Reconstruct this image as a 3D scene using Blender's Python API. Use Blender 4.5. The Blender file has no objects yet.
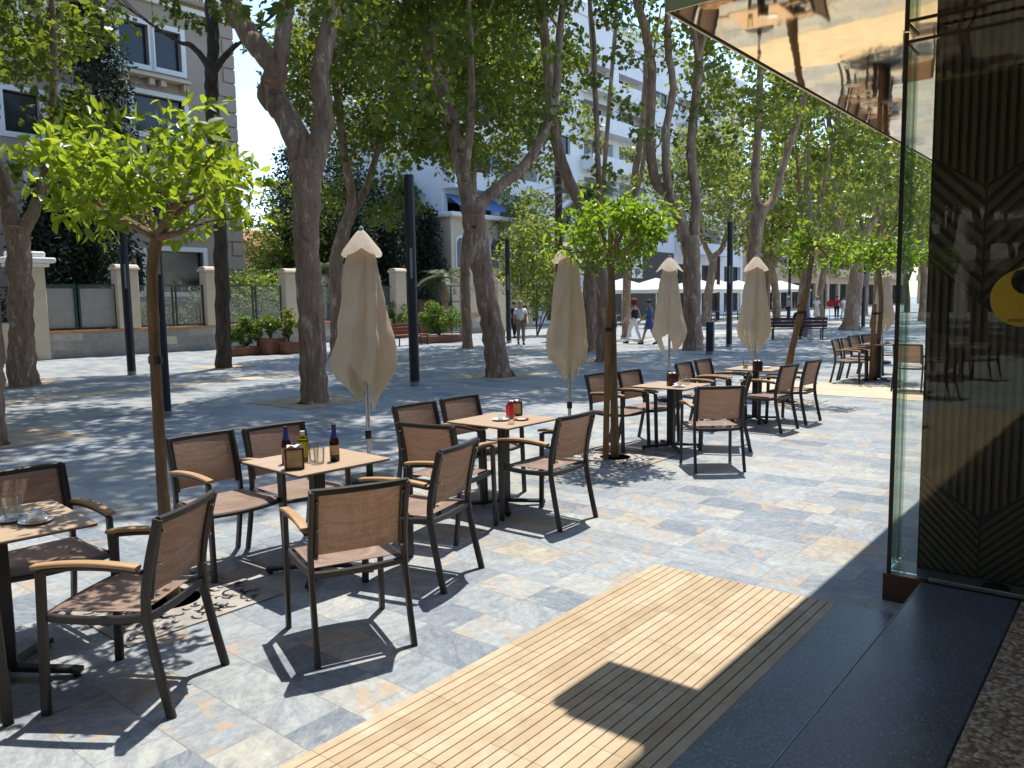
import bpy, math, random
import numpy as np
from mathutils import Vector, Matrix
R = math.radians
S = bpy.context.scene
COL = S.collection
# ------------------------------------------------------------------ camera
F, HY, ROLL, HC = 785.0, 302.0, R(1.0), 1.72
PIT = math.atan((384 - HY) / F * math.cos(ROLL))
_fw = np.array([0, math.cos(PIT), -math.sin(PIT)]); _u0 = np.array([0, math.sin(PIT), math.cos(PIT)]); _r0 = np.array([1., 0, 0])
_rt = math.cos(ROLL) * _r0 - math.sin(ROLL) * _u0
_up = math.sin(ROLL) * _r0 + math.cos(ROLL) * _u0
cam_d = bpy.data.cameras.new('camera'); cam = bpy.data.objects.new('camera', cam_d); COL.objects.link(cam)
cam_d.sensor_width = 36; cam_d.lens = F / 1024 * 36; cam_d.clip_start = .05; cam_d.clip_end = 3000
cam.matrix_world = Matrix(((_rt[0], _up[0], -_fw[0], 0), (_rt[1], _up[1], -_fw[1], 0), (_rt[2], _up[2], -_fw[2], HC), (0, 0, 0, 1)))
S.camera = cam

def ray(px, py):
    return (px - 512) / F * _rt - (py - 384) / F * _up + _fw
def gnd(px, py, z=0.):
    d = ray(px, py); t = (z - HC) / d[2]
    return Vector((d[0] * t, d[1] * t, z))
def at(px, py, Y):
    d = ray(px, py); t = Y / d[1]
    return Vector((d[0] * t, Y, HC + d[2] * t))
# street frame: u along the shop fronts, w away from them to the left
TH = R(50.5); CU, SU = math.cos(TH), math.sin(TH)
def UW(u, w, z=0.): return Vector((u * CU - w * SU, u * SU + w * CU, z))
def toUW(p): return (p[0] * CU + p[1] * SU, -p[0] * SU + p[1] * CU)

# ------------------------------------------------------------------ materials
def mat(name):
    m = bpy.data.materials.new(name); m.use_nodes = True
    nt = m.node_tree; nt.nodes.clear()
    out = nt.nodes.new('ShaderNodeOutputMaterial')
    return m, nt, out
def N(nt, t, **kw):
    n = nt.nodes.new(t)
    for k, v in kw.items():
        if k == 'inp':
            for a, b in v.items():
                s = n.inputs[a]
                if hasattr(b, 'is_linked') or isinstance(b, bpy.types.NodeSocket): nt.links.new(b, s)
                else: s.default_value = b
        else: setattr(n, k, v)
    return n
def ramp(nt, fac, stops, interp='LINEAR'):
    n = nt.nodes.new('ShaderNodeValToRGB'); n.color_ramp.interpolation = interp
    e = n.color_ramp.elements
    while len(e) < len(stops): e.new(.5)
    for i, (p, c) in enumerate(stops):
        e[i].position = p; e[i].color = (*c, 1) if len(c) == 3 else c
    nt.links.new(fac, n.inputs['Fac'])
    return n.outputs['Color']
def math_(nt, op, a, b=None, c=None):
    n = nt.nodes.new('ShaderNodeMath'); n.operation = op
    for i, x in enumerate((a, b, c)):
        if x is None: continue
        if isinstance(x, (int, float)): n.inputs[i].default_value = x
        else: nt.links.new(x, n.inputs[i])
    return n.outputs[0]
def mixc(nt, fac, a, b, mode='MIX'):
    n = nt.nodes.new('ShaderNodeMix'); n.data_type = 'RGBA'; n.blend_type = mode
    for s, x in ((n.inputs['Factor'], fac), (n.inputs['A'], a), (n.inputs['B'], b)):
        if isinstance(x, (int, float)): s.default_value = x
        elif isinstance(x, tuple): s.default_value = (*x, 1) if len(x) == 3 else x
        else: nt.links.new(x, s)
    return n.outputs['Result']
def noise(nt, vec, scale, detail=4, rough=.55, dist=0.):
    n = N(nt, 'ShaderNodeTexNoise', inp={'Scale': scale, 'Detail': detail, 'Roughness': rough, 'Distortion': dist})
    if vec is not None: nt.links.new(vec, n.inputs['Vector'])
    return n.outputs['Fac']
def coords(nt, scale=(1, 1, 1), kind='Object', rot=(0, 0, 0)):
    t = N(nt, 'ShaderNodeTexCoord')
    m = N(nt, 'ShaderNodeMapping'); m.inputs['Scale'].default_value = scale; m.inputs['Rotation'].default_value = rot
    nt.links.new(t.outputs[kind], m.inputs['Vector'])
    return m.outputs['Vector']
def bump(nt, h, strength=.3, dist=.01):
    b = N(nt, 'ShaderNodeBump', inp={'Strength': strength, 'Distance': dist, 'Height': h})
    return b.outputs['Normal']
def princ(nt, out, col, rough=.5, metal=0., normal=None, spec=.5, extra=None):
    p = N(nt, 'ShaderNodeBsdfPrincipled')
    for nm, x in (('Base Color', col), ('Roughness', rough), ('Metallic', metal)):
        s = p.inputs[nm]
        if isinstance(x, (int, float)): s.default_value = x
        elif isinstance(x, tuple): s.default_value = (*x, 1) if len(x) == 3 else x
        else: nt.links.new(x, s)
    p.inputs['Specular IOR Level'].default_value = spec
    if normal is not None: nt.links.new(normal, p.inputs['Normal'])
    if out is not None: nt.links.new(p.outputs[0], out.inputs['Surface'])
    return p
M = {}
def simple(name, col, rough=.5, metal=0., var=.15, scale=6., bmp=0., spec=.5, sc3=(1, 1, 1)):
    m, nt, out = mat(name)
    v = coords(nt, sc3)
    n = noise(nt, v, scale, 5, .6)
    c = ramp(nt, n, [(.3, tuple(x * (1 - var) for x in col)), (.7, tuple(min(1, x * (1 + var)) for x in col))])
    r = math_(nt, 'MULTIPLY_ADD', n, .2, rough - .1)
    nm = bump(nt, noise(nt, v, scale * 8, 3), bmp, .01) if bmp else None
    princ(nt, out, c, r, metal, nm, spec)
    M[name] = m; return m

simple('dark_metal', (.036, .031, .029), .42, 0, .2, 9, .05)
simple('black_metal', (.018, .018, .02), .45, 0, .2, 8, .08)
simple('navy_metal', (.012, .016, .026), .4, 0, .25, 3, .05)
simple('maroon_metal', (.06, .015, .018), .5)
simple('steel', (.55, .55, .54), .28, 1., .08, 12)
simple('grey_metal', (.28, .29, .29), .45, .6)
simple('stake_wood', (.25, .14, .06), .8, 0, .35, 5, .4, .3, (6, 6, .6))
simple('terracotta', (.20, .085, .05), .85, 0, .25, 5, .3)
simple('coping_tile', (.50, .20, .09), .8, 0, .2, 6, .2)
simple('pillar_paint', (.56, .46, .33), .85, 0, .08, 3, .15)
simple('villa_wall', (.36, .285, .22), .9, 0, .07, 1.2, .15)
simple('white_trim', (.74, .72, .68), .7, 0, .05, 2, .05)
simple('white_wall', (.74, .74, .75), .85, 0, .06, .7, .1)
simple('cream_wall', (.60, .50, .37), .9, 0, .1, .8, .1)
simple('tan_wall', (.50, .38, .27), .9, 0, .1, .6, .1)
simple('awning_blue', (.10, .22, .50), .8, 0, .1, 3)
simple('awning_sand', (.60, .42, .22), .8, 0, .1, 3)
simple('dark_glass', (.022, .027, .036), .12, 0, .3, 2)
simple('shutter_grey', (.16, .17, .19), .6, 0, .1, 3)
simple('roof_tile', (.38, .15, .08), .85, 0, .2, 3, .3)
simple('dark_green_metal', (.012, .045, .03), .5, 0, .2, 5)
simple('white_plastic', (.80, .80, .78), .45, 0, .03, 5)
simple('porcelain', (.86, .85, .83), .15, 0, .02, 6)
simple('paper', (.82, .80, .76), .9, 0, .05, 20, .2)
simple('card', (.50, .38, .22), .8, 0, .25, 22)
simple('wine_box', (.055, .018, .015), .35, 0, .2, 6)
simple('red_plastic', (.55, .012, .025), .35, 0, .1, 6)
simple('label_blue', (.03, .05, .28), .4, 0, .15, 30)
simple('coffee', (.06, .025, .012), .2)
simple('red_plate', (.28, .03, .02), .4)
simple('bench_wood', (.20, .045, .028), .6, 0, .25, 6, .2, .4, (1, 8, 8))
simple('bench_dark', (.05, .018, .022), .55, 0, .2, 5)
simple('brown_gate', (.075, .03, .018), .7, 0, .25, 4)
simple('sandy_soil', (.40, .315, .21), .95, 0, .3, 3, .6)
simple('dark_soil', (.13, .085, .055), .95, 0, .3, 9, .6)
simple('concrete_base', (.33, .32, .30), .85, 0, .15, 6, .2)
simple('bronze_plate', (.125, .07, .045), .42, .5, .1, 4, .02)
simple('shop_dark', (.045, .04, .035), .6, 0, .1, 3)
simple('shop_stone', (.20, .19, .17), .7, 0, .1, 2)
simple('sill_stone', (.25, .25, .22), .4, 0, .12, 7)
simple('moon_yellow', (.50, .34, .015), .5, 0, .05, 4)
simple('skin', (.48, .28, .19), .6, 0, .05, 8)
simple('skin_tan', (.33, .18, .11), .6, 0, .05, 8)
for k, c in dict(cloth_white=(.75, .75, .76), cloth_khaki=(.22, .17, .115), cloth_black=(.012, .012, .014), cloth_blue=(.05, .09, .2), cloth_red=(.5, .02, .03),
                 cloth_lightblue=(.25, .32, .46), cloth_navy=(.02, .025, .05), hair_red=(.14, .028, .015), hair_brown=(.05, .025, .012), hair_grey=(.3, .28, .26), hat_straw=(.7, .66, .55), cloth_cream=(.62, .56, .46)).items():
    simple(k, c, .85, 0, .15, 10)

def m_glass_pane():
    m, nt, out = mat('pane_glass')
    tr = N(nt, 'ShaderNodeBsdfTransparent'); tr.inputs[0].default_value = (.93, .945, .92, 1)
    gl = N(nt, 'ShaderNodeBsdfGlossy'); gl.inputs['Roughness'].default_value = .0; gl.inputs[0].default_value = (.95, 1, .97, 1)
    fr = N(nt, 'ShaderNodeFresnel'); fr.inputs['IOR'].default_value = 1.55
    f = math_(nt, 'MULTIPLY', fr.outputs[0], .62)
    mx = N(nt, 'ShaderNodeMixShader'); nt.links.new(f, mx.inputs[0]); nt.links.new(tr.outputs[0], mx.inputs[1]); nt.links.new(gl.outputs[0], mx.inputs[2])
    nt.links.new(mx.outputs[0], out.inputs['Surface']); M['pane_glass'] = m
m_glass_pane()
m_ = M['pane_glass'].copy(); m_.name = 'green_pane_glass'; M['green_pane_glass'] = m_
m_.node_tree.nodes['Transparent BSDF'].inputs[0].default_value = (.84, .925, .87, 1)
def m_tumbler(name, tint):
    m, nt, out = mat(name)
    tr = N(nt, 'ShaderNodeBsdfTransparent'); tr.inputs[0].default_value = (*tint, 1)
    gl = N(nt, 'ShaderNodeBsdfGlossy'); gl.inputs['Roughness'].default_value = .03
    fr = N(nt, 'ShaderNodeFresnel'); fr.inputs['IOR'].default_value = 1.5
    f = math_(nt, 'MULTIPLY_ADD', fr.outputs[0], .55, .02)
    mx = N(nt, 'ShaderNodeMixShader'); nt.links.new(f, mx.inputs[0]); nt.links.new(tr.outputs[0], mx.inputs[1]); nt.links.new(gl.outputs[0], mx.inputs[2])
    nt.links.new(mx.outputs[0], out.inputs['Surface']); M[name] = m
m_tumbler('tumbler_glass', (.965, .975, .975)); m_tumbler('brown_glass', (.42, .16, .03)); m_tumbler('oil_glass', (.72, .66, .12))

def m_gold():
    m, nt, out = mat('gold_mirror')
    v = coords(nt)
    n = noise(nt, v, 2.2, 2, .5, .6)
    princ(nt, out, (.93, .73, .44), .035, 1., bump(nt, n, .05, .02)); M['gold_mirror'] = m
m_gold()
simple('gold_trim', (.80, .68, .42), .25, 1., .05, 3)

def m_slate():
    m, nt, out = mat('slate_paving')
    t = N(nt, 'ShaderNodeTexCoord')
    def dot(vec):
        n = N(nt, 'ShaderNodeVectorMath', operation='DOT_PRODUCT'); nt.links.new(t.outputs['Object'], n.inputs[0]); n.inputs[1].default_value = vec
        return n.outputs['Value']
    u = dot((CU, SU, 0)); w = dot((-SU, CU, 0))
    RH = .285
    u, w = w, u
    wr = math_(nt, 'DIVIDE', w, RH); row = math_(nt, 'FLOOR', wr); fw = math_(nt, 'FRACT', wr)
    wn = N(nt, 'ShaderNodeTexWhiteNoise', noise_dimensions='1D'); nt.links.new(row, wn.inputs['W'])
    sep = N(nt, 'ShaderNodeSeparateColor'); nt.links.new(wn.outputs['Color'], sep.inputs[0])
    wid = math_(nt, 'MULTIPLY_ADD', sep.outputs[0], .26, .36)
    uu = math_(nt, 'ADD', math_(nt, 'DIVIDE', u, wid), math_(nt, 'MULTIPLY', sep.outputs[1], 17.))
    colm = math_(nt, 'FLOOR', uu); fu = math_(nt, 'FRACT', uu)
    cb = N(nt, 'ShaderNodeCombineXYZ'); nt.links.new(row, cb.inputs[0]); nt.links.new(colm, cb.inputs[1])
    # split some slabs in two
    w2 = N(nt, 'ShaderNodeTexWhiteNoise', noise_dimensions='3D'); nt.links.new(cb.outputs[0], w2.inputs['Vector'])
    s2 = N(nt, 'ShaderNodeSeparateColor'); nt.links.new(w2.outputs['Color'], s2.inputs[0])
    split = math_(nt, 'GREATER_THAN', s2.outputs[2], .68)
    half = math_(nt, 'MULTIPLY', split, math_(nt, 'GREATER_THAN', fu, .5))
    nt.links.new(half, cb.inputs[2])
    w3 = N(nt, 'ShaderNodeTexWhiteNoise', noise_dimensions='3D'); nt.links.new(cb.outputs[0], w3.inputs['Vector'])
    s3 = N(nt, 'ShaderNodeSeparateColor'); nt.links.new(w3.outputs['Color'], s3.inputs[0])
    tone = s3.outputs[0]; r2 = s3.outputs[1]; r3 = s3.outputs[2]
    def edge(f, size):  # distance to slab edge in metres
        d = math_(nt, 'MINIMUM', f, math_(nt, 'SUBTRACT', 1., f))
        return math_(nt, 'MULTIPLY', d, size)
    eu = edge(fu, wid); ew = edge(fw, RH)
    mid = math_(nt, 'ADD', math_(nt, 'MULTIPLY', math_(nt, 'ABSOLUTE', math_(nt, 'SUBTRACT', fu, .5)), wid), math_(nt, 'MULTIPLY', math_(nt, 'SUBTRACT', 1., split), 9.))
    de = math_(nt, 'MINIMUM', math_(nt, 'MINIMUM', eu, ew), mid)
    joint = N(nt, 'ShaderNodeMapRange', inp={'From Min': .0012, 'From Max': .0035, 'To Min': 1., 'To Max': 0., 'Value': math_(nt, 'ADD', de, math_(nt, 'MULTIPLY_ADD', noise(nt, t.outputs['Object'], 40., 3), .004, -.002))}).outputs[0]
    base = ramp(nt, tone, [(0, (.175, .205, .245)), (.16, (.215, .248, .285)), (.42, (.265, .298, .325)), (.72, (.312, .336, .348)), (.9, (.355, .365, .352)), (.97, (.37, .352, .305)), (1, (.36, .315, .245))])
    # veins: each slab has its own drift direction
    off = N(nt, 'ShaderNodeVectorMath', operation='MULTIPLY_ADD'); nt.links.new(w3.outputs['Color'], off.inputs[0]); off.inputs[1].default_value = (31, 31, 31)
    cu = N(nt, 'ShaderNodeCombineXYZ'); nt.links.new(u, cu.inputs[0]); nt.links.new(w, cu.inputs[1]); nt.links.new(cu.outputs[0], off.inputs[2])
    rot = N(nt, 'ShaderNodeVectorRotate', rotation_type='Z_AXIS'); nt.links.new(off.outputs[0], rot.inputs['Vector']); nt.links.new(math_(nt, 'MULTIPLY', r3, 3.0), rot.inputs['Angle'])
    mp = N(nt, 'ShaderNodeMapping'); mp.inputs['Scale'].default_value = (1.3, 3.4, 1); nt.links.new(rot.outputs[0], mp.inputs['Vector'])
    vein = noise(nt, mp.outputs[0], 4.2, 9, .74, .7)
    c = mixc(nt, 1., base, ramp(nt, vein, [(.3, (.68, .68, .69)), (.48, (.97, .97, .97)), (.58, (1.1, 1.1, 1.08)), (.72, (1.38, 1.36, 1.30))]), 'MULTIPLY')
    fine = noise(nt, rot.outputs[0], 26., 6, .72, .4)
    c = mixc(nt, 1., c, ramp(nt, fine, [(.32, (.78, .78, .78)), (.5, (1, 1, 1)), (.68, (1.2, 1.19, 1.16))]), 'MULTIPLY')
    mq = N(nt, 'ShaderNodeMapping'); mq.inputs['Scale'].default_value = (1., 5., 1); nt.links.new(rot.outputs[0], mq.inputs['Vector'])
    ln = math_(nt, 'ABSOLUTE', math_(nt, 'SUBTRACT', noise(nt, mq.outputs[0], 3.1, 6, .62, 1.6), .5))
    c = mixc(nt, N(nt, 'ShaderNodeMapRange', inp={'From Min': .0, 'From Max': .022, 'To Min': .36, 'To Max': 0., 'Value': ln}).outputs[0], c, (.48, .48, .46))
    blot = noise(nt, off.outputs[0], 4.5, 7, .68, .8)
    bl = N(nt, 'ShaderNodeMapRange', inp={'From Min': .535, 'From Max': .63, 'Value': blot}).outputs[0]
    rust = math_(nt, 'MULTIPLY', bl, math_(nt, 'GREATER_THAN', r2, .50))
    c = mixc(nt, math_(nt, 'MULTIPLY', rust, .75), c, (.47, .32, .19))
    pale = math_(nt, 'MULTIPLY', N(nt, 'ShaderNodeMapRange', inp={'From Min': .55, 'From Max': .7, 'Value': noise(nt, off.outputs[0], 4., 6, .65, 1.)}).outputs[0], math_(nt, 'LESS_THAN', r2, .3))
    c = mixc(nt, math_(nt, 'MULTIPLY', pale, .7), c, (.50, .48, .40))
    dirt = noise(nt, cu.outputs[0], .55, 5, .6)
    c = mixc(nt, 1., c, ramp(nt, dirt, [(.3, (.86, .85, .83)), (.7, (1.06, 1.06, 1.06))]), 'MULTIPLY')
    c = mixc(nt, math_(nt, 'MULTIPLY', joint, .75), c, (.20, .19, .175))
    rg = math_(nt, 'MULTIPLY_ADD', vein, .25, .42)
    h = math_(nt, 'SUBTRACT', math_(nt, 'MULTIPLY', math_(nt, 'ADD', vein, fine), .4), math_(nt, 'MULTIPLY', joint, .6))
    h = math_(nt, 'ADD', h, math_(nt, 'MULTIPLY', r2, .3))
    princ(nt, out, c, rg, 0, bump(nt, h, .45, .006), .35); M['slate_paving'] = m
m_slate()

def m_travertine():
    m, nt, out = mat('travertine')
    t = N(nt, 'ShaderNodeTexCoord')
    mp = N(nt, 'ShaderNodeMapping'); mp.inputs['Scale'].default_value = (1, 1, 1); nt.links.new(t.outputs['Object'], mp.inputs['Vector'])
    sep = N(nt, 'ShaderNodeSeparateXYZ'); nt.links.new(mp.outputs[0], sep.inputs[0])
    cell = math_(nt, 'FLOOR', math_(nt, 'DIVIDE', math_(nt, 'SUBTRACT', sep.outputs[1], 1.305), .1041)); ux = math_(nt, 'ADD', sep.outputs[0], math_(nt, 'MULTIPLY', math_(nt, 'FLOOR', math_(nt, 'DIVIDE', cell, 3.)), .23))
    uf = math_(nt, 'DIVIDE', ux, .6); f = math_(nt, 'FRACT', uf)
    d = math_(nt, 'MULTIPLY', math_(nt, 'MINIMUM', f, math_(nt, 'SUBTRACT', 1., f)), .6)
    j = N(nt, 'ShaderNodeMapRange', inp={'From Min': .001, 'From Max': .003, 'To Min': 1., 'To Max': 0., 'Value': d}).outputs[0]
    cb = N(nt, 'ShaderNodeCombineXYZ'); nt.links.new(cell, cb.inputs[0]); nt.links.new(math_(nt, 'FLOOR', uf), cb.inputs[1])
    wn = N(nt, 'ShaderNodeTexWhiteNoise', noise_dimensions='3D'); nt.links.new(cb.outputs[0], wn.inputs['Vector'])
    n = noise(nt, mp.outputs[0], 5, 7, .7, .8)
    c = ramp(nt, n, [(.25, (.355, .265, .165)), (.5, (.435, .338, .218)), (.75, (.50, .405, .275))])
    c = mixc(nt, 1., c, ramp(nt, wn.outputs['Value'], [(0, (.90, .86, .80)), (1, (1.12, 1.13, 1.15))]), 'MULTIPLY')
    sp = noise(nt, mp.outputs[0], 38, 3, .6)
    c = mixc(nt, N(nt, 'ShaderNodeMapRange', inp={'From Min': .66, 'From Max': .74, 'To Max': .5, 'Value': sp}).outputs[0], c, (.22, .15, .08))
    st = noise(nt, mp.outputs[0], 1.7, 4, .6)
    c = mixc(nt, N(nt, 'ShaderNodeMapRange', inp={'From Min': .62, 'From Max': .72, 'To Max': .35, 'Value': st}).outputs[0], c, (.70, .66, .58))
    c = mixc(nt, math_(nt, 'MULTIPLY', j, .7), c, (.16, .12, .08))
    princ(nt, out, c, .6, 0, bump(nt, n, .2, .004), .3); M['travertine'] = m
m_travertine()
simple('screen_cloth', (.42, .385, .345), .9, 0, .1, 3)
simple('dark_soil_hole', (.02, .014, .01), .95)
simple('worn_edge', (.42, .41, .38), .8, 0, .3, 12)
simple('groove_brown', (.25, .175, .10), .95, 0, .3, 20, .3)  # bed between the ribs, a darker brown than the travertine
simple('sand_paving', (.50, .41, .29), .85, 0, .15, 2.5, .3)

def m_granite():
    m, nt, out = mat('black_granite')
    v = coords(nt)
    n = noise(nt, v, 2.5, 6, .65, .4)
    c = ramp(nt, n, [(.3, (.058, .069, .09)), (.7, (.122, .14, .176))])
    mp = coords(nt, (1, 2.2, 1), rot=(0, 0, .5))
    vo = N(nt, 'ShaderNodeTexVoronoi', feature='DISTANCE_TO_EDGE', inp={'Scale': 7.}); nt.links.new(mixc(nt, .25, v, N(nt, 'ShaderNodeTexNoise', inp={'Scale': 6.}).outputs['Color']), vo.inputs['Vector'])
    fl = noise(nt, mp, 55, 3, .7)
    sc = N(nt, 'ShaderNodeMapRange', inp={'From Min': .57, 'From Max': .68, 'To Max': .8, 'Value': fl}).outputs[0]
    c = mixc(nt, sc, c, (.30, .33, .38))
    mo_ = noise(nt, v, 60, 4, .7)
    c = mixc(nt, 1., c, ramp(nt, mo_, [(.3, (.6, .6, .6)), (.5, (1, 1, 1)), (.7, (1.6, 1.6, 1.6))]), 'MULTIPLY')
    fb = noise(nt, coords(nt, (1, 2.6, 1), rot=(0, 0, -.7)), 19, 5, .75, .5)
    c = mixc(nt, N(nt, 'ShaderNodeMapRange', inp={'From Min': .58, 'From Max': .66, 'To Max': .6, 'Value': fb}).outputs[0], c, (.26, .275, .30))
    big = noise(nt, v, 1.1, 4, .6)
    c = mixc(nt, N(nt, 'ShaderNodeMapRange', inp={'From Min': .55, 'From Max': .75, 'To Max': .7, 'Value': big}).outputs[0], c, (.16, .175, .20))
    ln = N(nt, 'ShaderNodeMapRange', inp={'From Min': .0, 'From Max': .006, 'To Min': .3, 'To Max': 0., 'Value': vo.outputs['Distance']}).outputs[0]
    c = mixc(nt, math_(nt, 'MULTIPLY', ln, math_(nt, 'GREATER_THAN', big, .55)), c, (.3, .3, .3))
    for an, sc_ in ((.5, 9.), (1.35, 7.), (-.4, 11.)):
        q = coords(nt, (1, .06, 1), rot=(0, 0, an)); sn = noise(nt, q, sc_ * 3, 4, .7, .2); msk = noise(nt, coords(nt, (1, 1, 1), rot=(0, 0, an * 3)), 2.6, 4, .6)
        f_ = math_(nt, 'MULTIPLY', N(nt, 'ShaderNodeMapRange', inp={'From Min': .70, 'From Max': .74, 'To Max': .5, 'Value': sn}).outputs[0], math_(nt, 'GREATER_THAN', msk, .52))
        c = mixc(nt, f_, c, (.27, .29, .32))
    r = math_(nt, 'MULTIPLY_ADD', n, .3, math_(nt, 'MULTIPLY_ADD', big, .3, .05))
    princ(nt, out, c, r, 0, bump(nt, fl, .06, .003)); M['black_granite'] = m
m_granite()
def m_pebble():
    m, nt, out = mat('pebble_floor')
    v = coords(nt)
    vo = N(nt, 'ShaderNodeTexVoronoi', inp={'Scale': 52., 'Randomness': 1.}); nt.links.new(v, vo.inputs['Vector'])
    sp = N(nt, 'ShaderNodeSeparateColor'); nt.links.new(vo.outputs['Color'], sp.inputs[0])
    c = ramp(nt, sp.outputs[0], [(0, (.26, .17, .10)), (.35, (.46, .33, .215)), (.7, (.62, .48, .34)), (1, (.76, .63, .48))])
    h = math_(nt, 'SUBTRACT', 1., vo.outputs['Distance'])
    c = mixc(nt, 1., c, ramp(nt, vo.outputs['Distance'], [(0, (1.05, 1.05, 1.05)), (.55, (.85, .85, .85)), (.8, (.45, .42, .4))]), 'MULTIPLY')
    princ(nt, out, c, .8, 0, bump(nt, h, .8, .012)); M['pebble_floor'] = m
m_pebble()

def m_textilene():
    m, nt, out = mat('textilene')
    v = coords(nt)
    sx = noise(nt, coords(nt, (160, 160, 3.)), 1., 2, .6); sy = noise(nt, coords(nt, (3., 3., 200)), 1., 2, .6)
    syy = noise(nt, coords(nt, (3., 200, 3)), 1., 2, .6)
    wv = math_(nt, 'MULTIPLY_ADD', math_(nt, 'ADD', sy, syy), .5, math_(nt, 'MULTIPLY', sx, .5))
    big = noise(nt, v, 5, 3)
    c = ramp(nt, math_(nt, 'MULTIPLY_ADD', wv, .62, math_(nt, 'MULTIPLY', big, .08)), [(.34, (.20, .128, .092)), (.48, (.37, .26, .20)), (.62, (.55, .43, .35))])
    p = princ(nt, None, c, .55, 0, bump(nt, wv, .35, .002), .45)
    tl = N(nt, 'ShaderNodeBsdfTranslucent'); nt.links.new(mixc(nt, .5, c, (.58, .30, .14)), tl.inputs[0])
    tp = N(nt, 'ShaderNodeBsdfTransparent')
    m1 = N(nt, 'ShaderNodeMixShader'); m1.inputs[0].default_value = .34; nt.links.new(p.outputs[0], m1.inputs[1]); nt.links.new(tl.outputs[0], m1.inputs[2])
    m2 = N(nt, 'ShaderNodeMixShader'); m2.inputs[0].default_value = .13; nt.links.new(m1.outputs[0], m2.inputs[1]); nt.links.new(tp.outputs[0], m2.inputs[2])
    nt.links.new(m2.outputs[0], out.inputs['Surface']); M['textilene'] = m
m_textilene()
def m_wood(name, a, b, sc=(3, 40, 40), rough=.5):
    m, nt, out = mat(name)
    n = noise(nt, coords(nt, sc), 1., 6, .65, .6)
    princ(nt, out, ramp(nt, n, [(.3, a), (.7, b)]), rough, 0, bump(nt, n, .15, .003), .4); M[name] = m
m_wood('teak', (.30, .17, .075), (.55, .36, .19), (40, 3, 40))
m_wood('table_laminate', (.40, .285, .19), (.49, .36, .255), (2.2, 22, 22), .42)
simple('table_edge', (.05, .035, .028), .5)

def m_canvas():
    m, nt, out = mat('canvas')
    v = coords(nt)
    n = noise(nt, v, 3, 5, .6); f = noise(nt, v, 140, 2)
    c = ramp(nt, n, [(.3, (.66, .56, .43)), (.7, (.78, .68, .545))])
    nm = bump(nt, math_(nt, 'ADD', math_(nt, 'MULTIPLY', f, .15), noise(nt, coords(nt, (1, 1, .5)), 9, 4, .6)), .5, .02)
    p = princ(nt, None, c, .85, 0, nm, .2)
    tl = N(nt, 'ShaderNodeBsdfTranslucent'); tl.inputs[0].default_value = (.80, .69, .53, 1)
    mx = N(nt, 'ShaderNodeMixShader'); mx.inputs[0].default_value = .36; nt.links.new(p.outputs[0], mx.inputs[1]); nt.links.new(tl.outputs[0], mx.inputs[2])
    nt.links.new(mx.outputs[0], out.inputs['Surface']); M['canvas'] = m
    m2 = m.copy(); m2.name = 'white_canvas'; M['white_canvas'] = m2
    for nd in m2.node_tree.nodes:
        if nd.type == 'VALTORGB':
            nd.color_ramp.elements[0].color = (.72, .71, .68, 1); nd.color_ramp.elements[1].color = (.82, .81, .78, 1)
        if nd.type == 'BSDF_TRANSLUCENT': nd.inputs[0].default_value = (.75, .73, .68, 1)
m_canvas()

def m_bark(name, dark, mid, light, thr=.5):
    m, nt, out = mat(name)
    v = coords(nt, (1, 1, .38))
    n1 = noise(nt, coords(nt, (1, 1, .26)), 3.6, 7, .66, 1.4)
    n2 = noise(nt, coords(nt, (1, 1, .22)), 17, 6, .7, .3)
    fis = noise(nt, coords(nt, (1, 1, .12)), 34, 4, .65)
    k = math_(nt, 'MULTIPLY_ADD', n2, .35, math_(nt, 'MULTIPLY', n1, .65))
    c = ramp(nt, k, [(thr - .14, dark), (thr - .03, mid), (thr + .02, mid), (thr + .05, light), (thr + .2, tuple(x * 1.15 for x in light))])
    c = mixc(nt, 1., c, ramp(nt, fis, [(.30, (.74, .73, .72)), (.5, (1, 1, 1))]), 'MULTIPLY')
    princ(nt, out, c, .85, 0, bump(nt, math_(nt, 'ADD', k, math_(nt, 'MULTIPLY', fis, .5)), .7, .03), .25); M[name] = m
m_bark('plane_bark', (.19, .115, .072), (.33, .22, .145), (.56, .43, .31), .53)
m_bark('dark_bark', (.055, .040, .03), (.105, .08, .06), (.19, .15, .115), .55)
m_bark('orange_bark', (.12, .08, .05), (.24, .165, .10), (.36, .27, .18), .52)

def m_leaf(name, cols, trans, tf=.45, rough=.42, spec=.4):
    m, nt, out = mat(name)
    g = N(nt, 'ShaderNodeNewGeometry')
    rr = g.outputs['Random Per Island']
    n = noise(nt, coords(nt), .9, 3)
    k = math_(nt, 'MULTIPLY_ADD', n, .5, math_(nt, 'MULTIPLY_ADD', rr, .55, -.02))
    st = [(i / (len(cols) - 1), c) for i, c in enumerate(cols)]
    c = ramp(nt, k, st)
    p = princ(nt, None, c, rough, 0, None, spec)
    tl = N(nt, 'ShaderNodeBsdfTranslucent')
    tc = ramp(nt, k, [(0, tuple(x * .45 for x in trans)), (.6, trans), (1, (min(1, trans[0] * 1.45), min(1, trans[1] * 1.12), trans[2]))])
    nt.links.new(tc, tl.inputs[0])
    mx = N(nt, 'ShaderNodeMixShader'); mx.inputs[0].default_value = tf; nt.links.new(p.outputs[0], mx.inputs[1]); nt.links.new(tl.outputs[0], mx.inputs[2])
    nt.links.new(mx.outputs[0], out.inputs['Surface']); M[name] = m
m_leaf('plane_leaf', [(.018, .034, .008), (.038, .064, .012), (.070, .105, .018), (.125, .155, .03)], (.31, .39, .035), .44)
m_leaf('far_leaf', [(.05, .08, .018), (.085, .122, .026), (.13, .17, .036), (.19, .215, .05)], (.38, .44, .055), .45)
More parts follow.
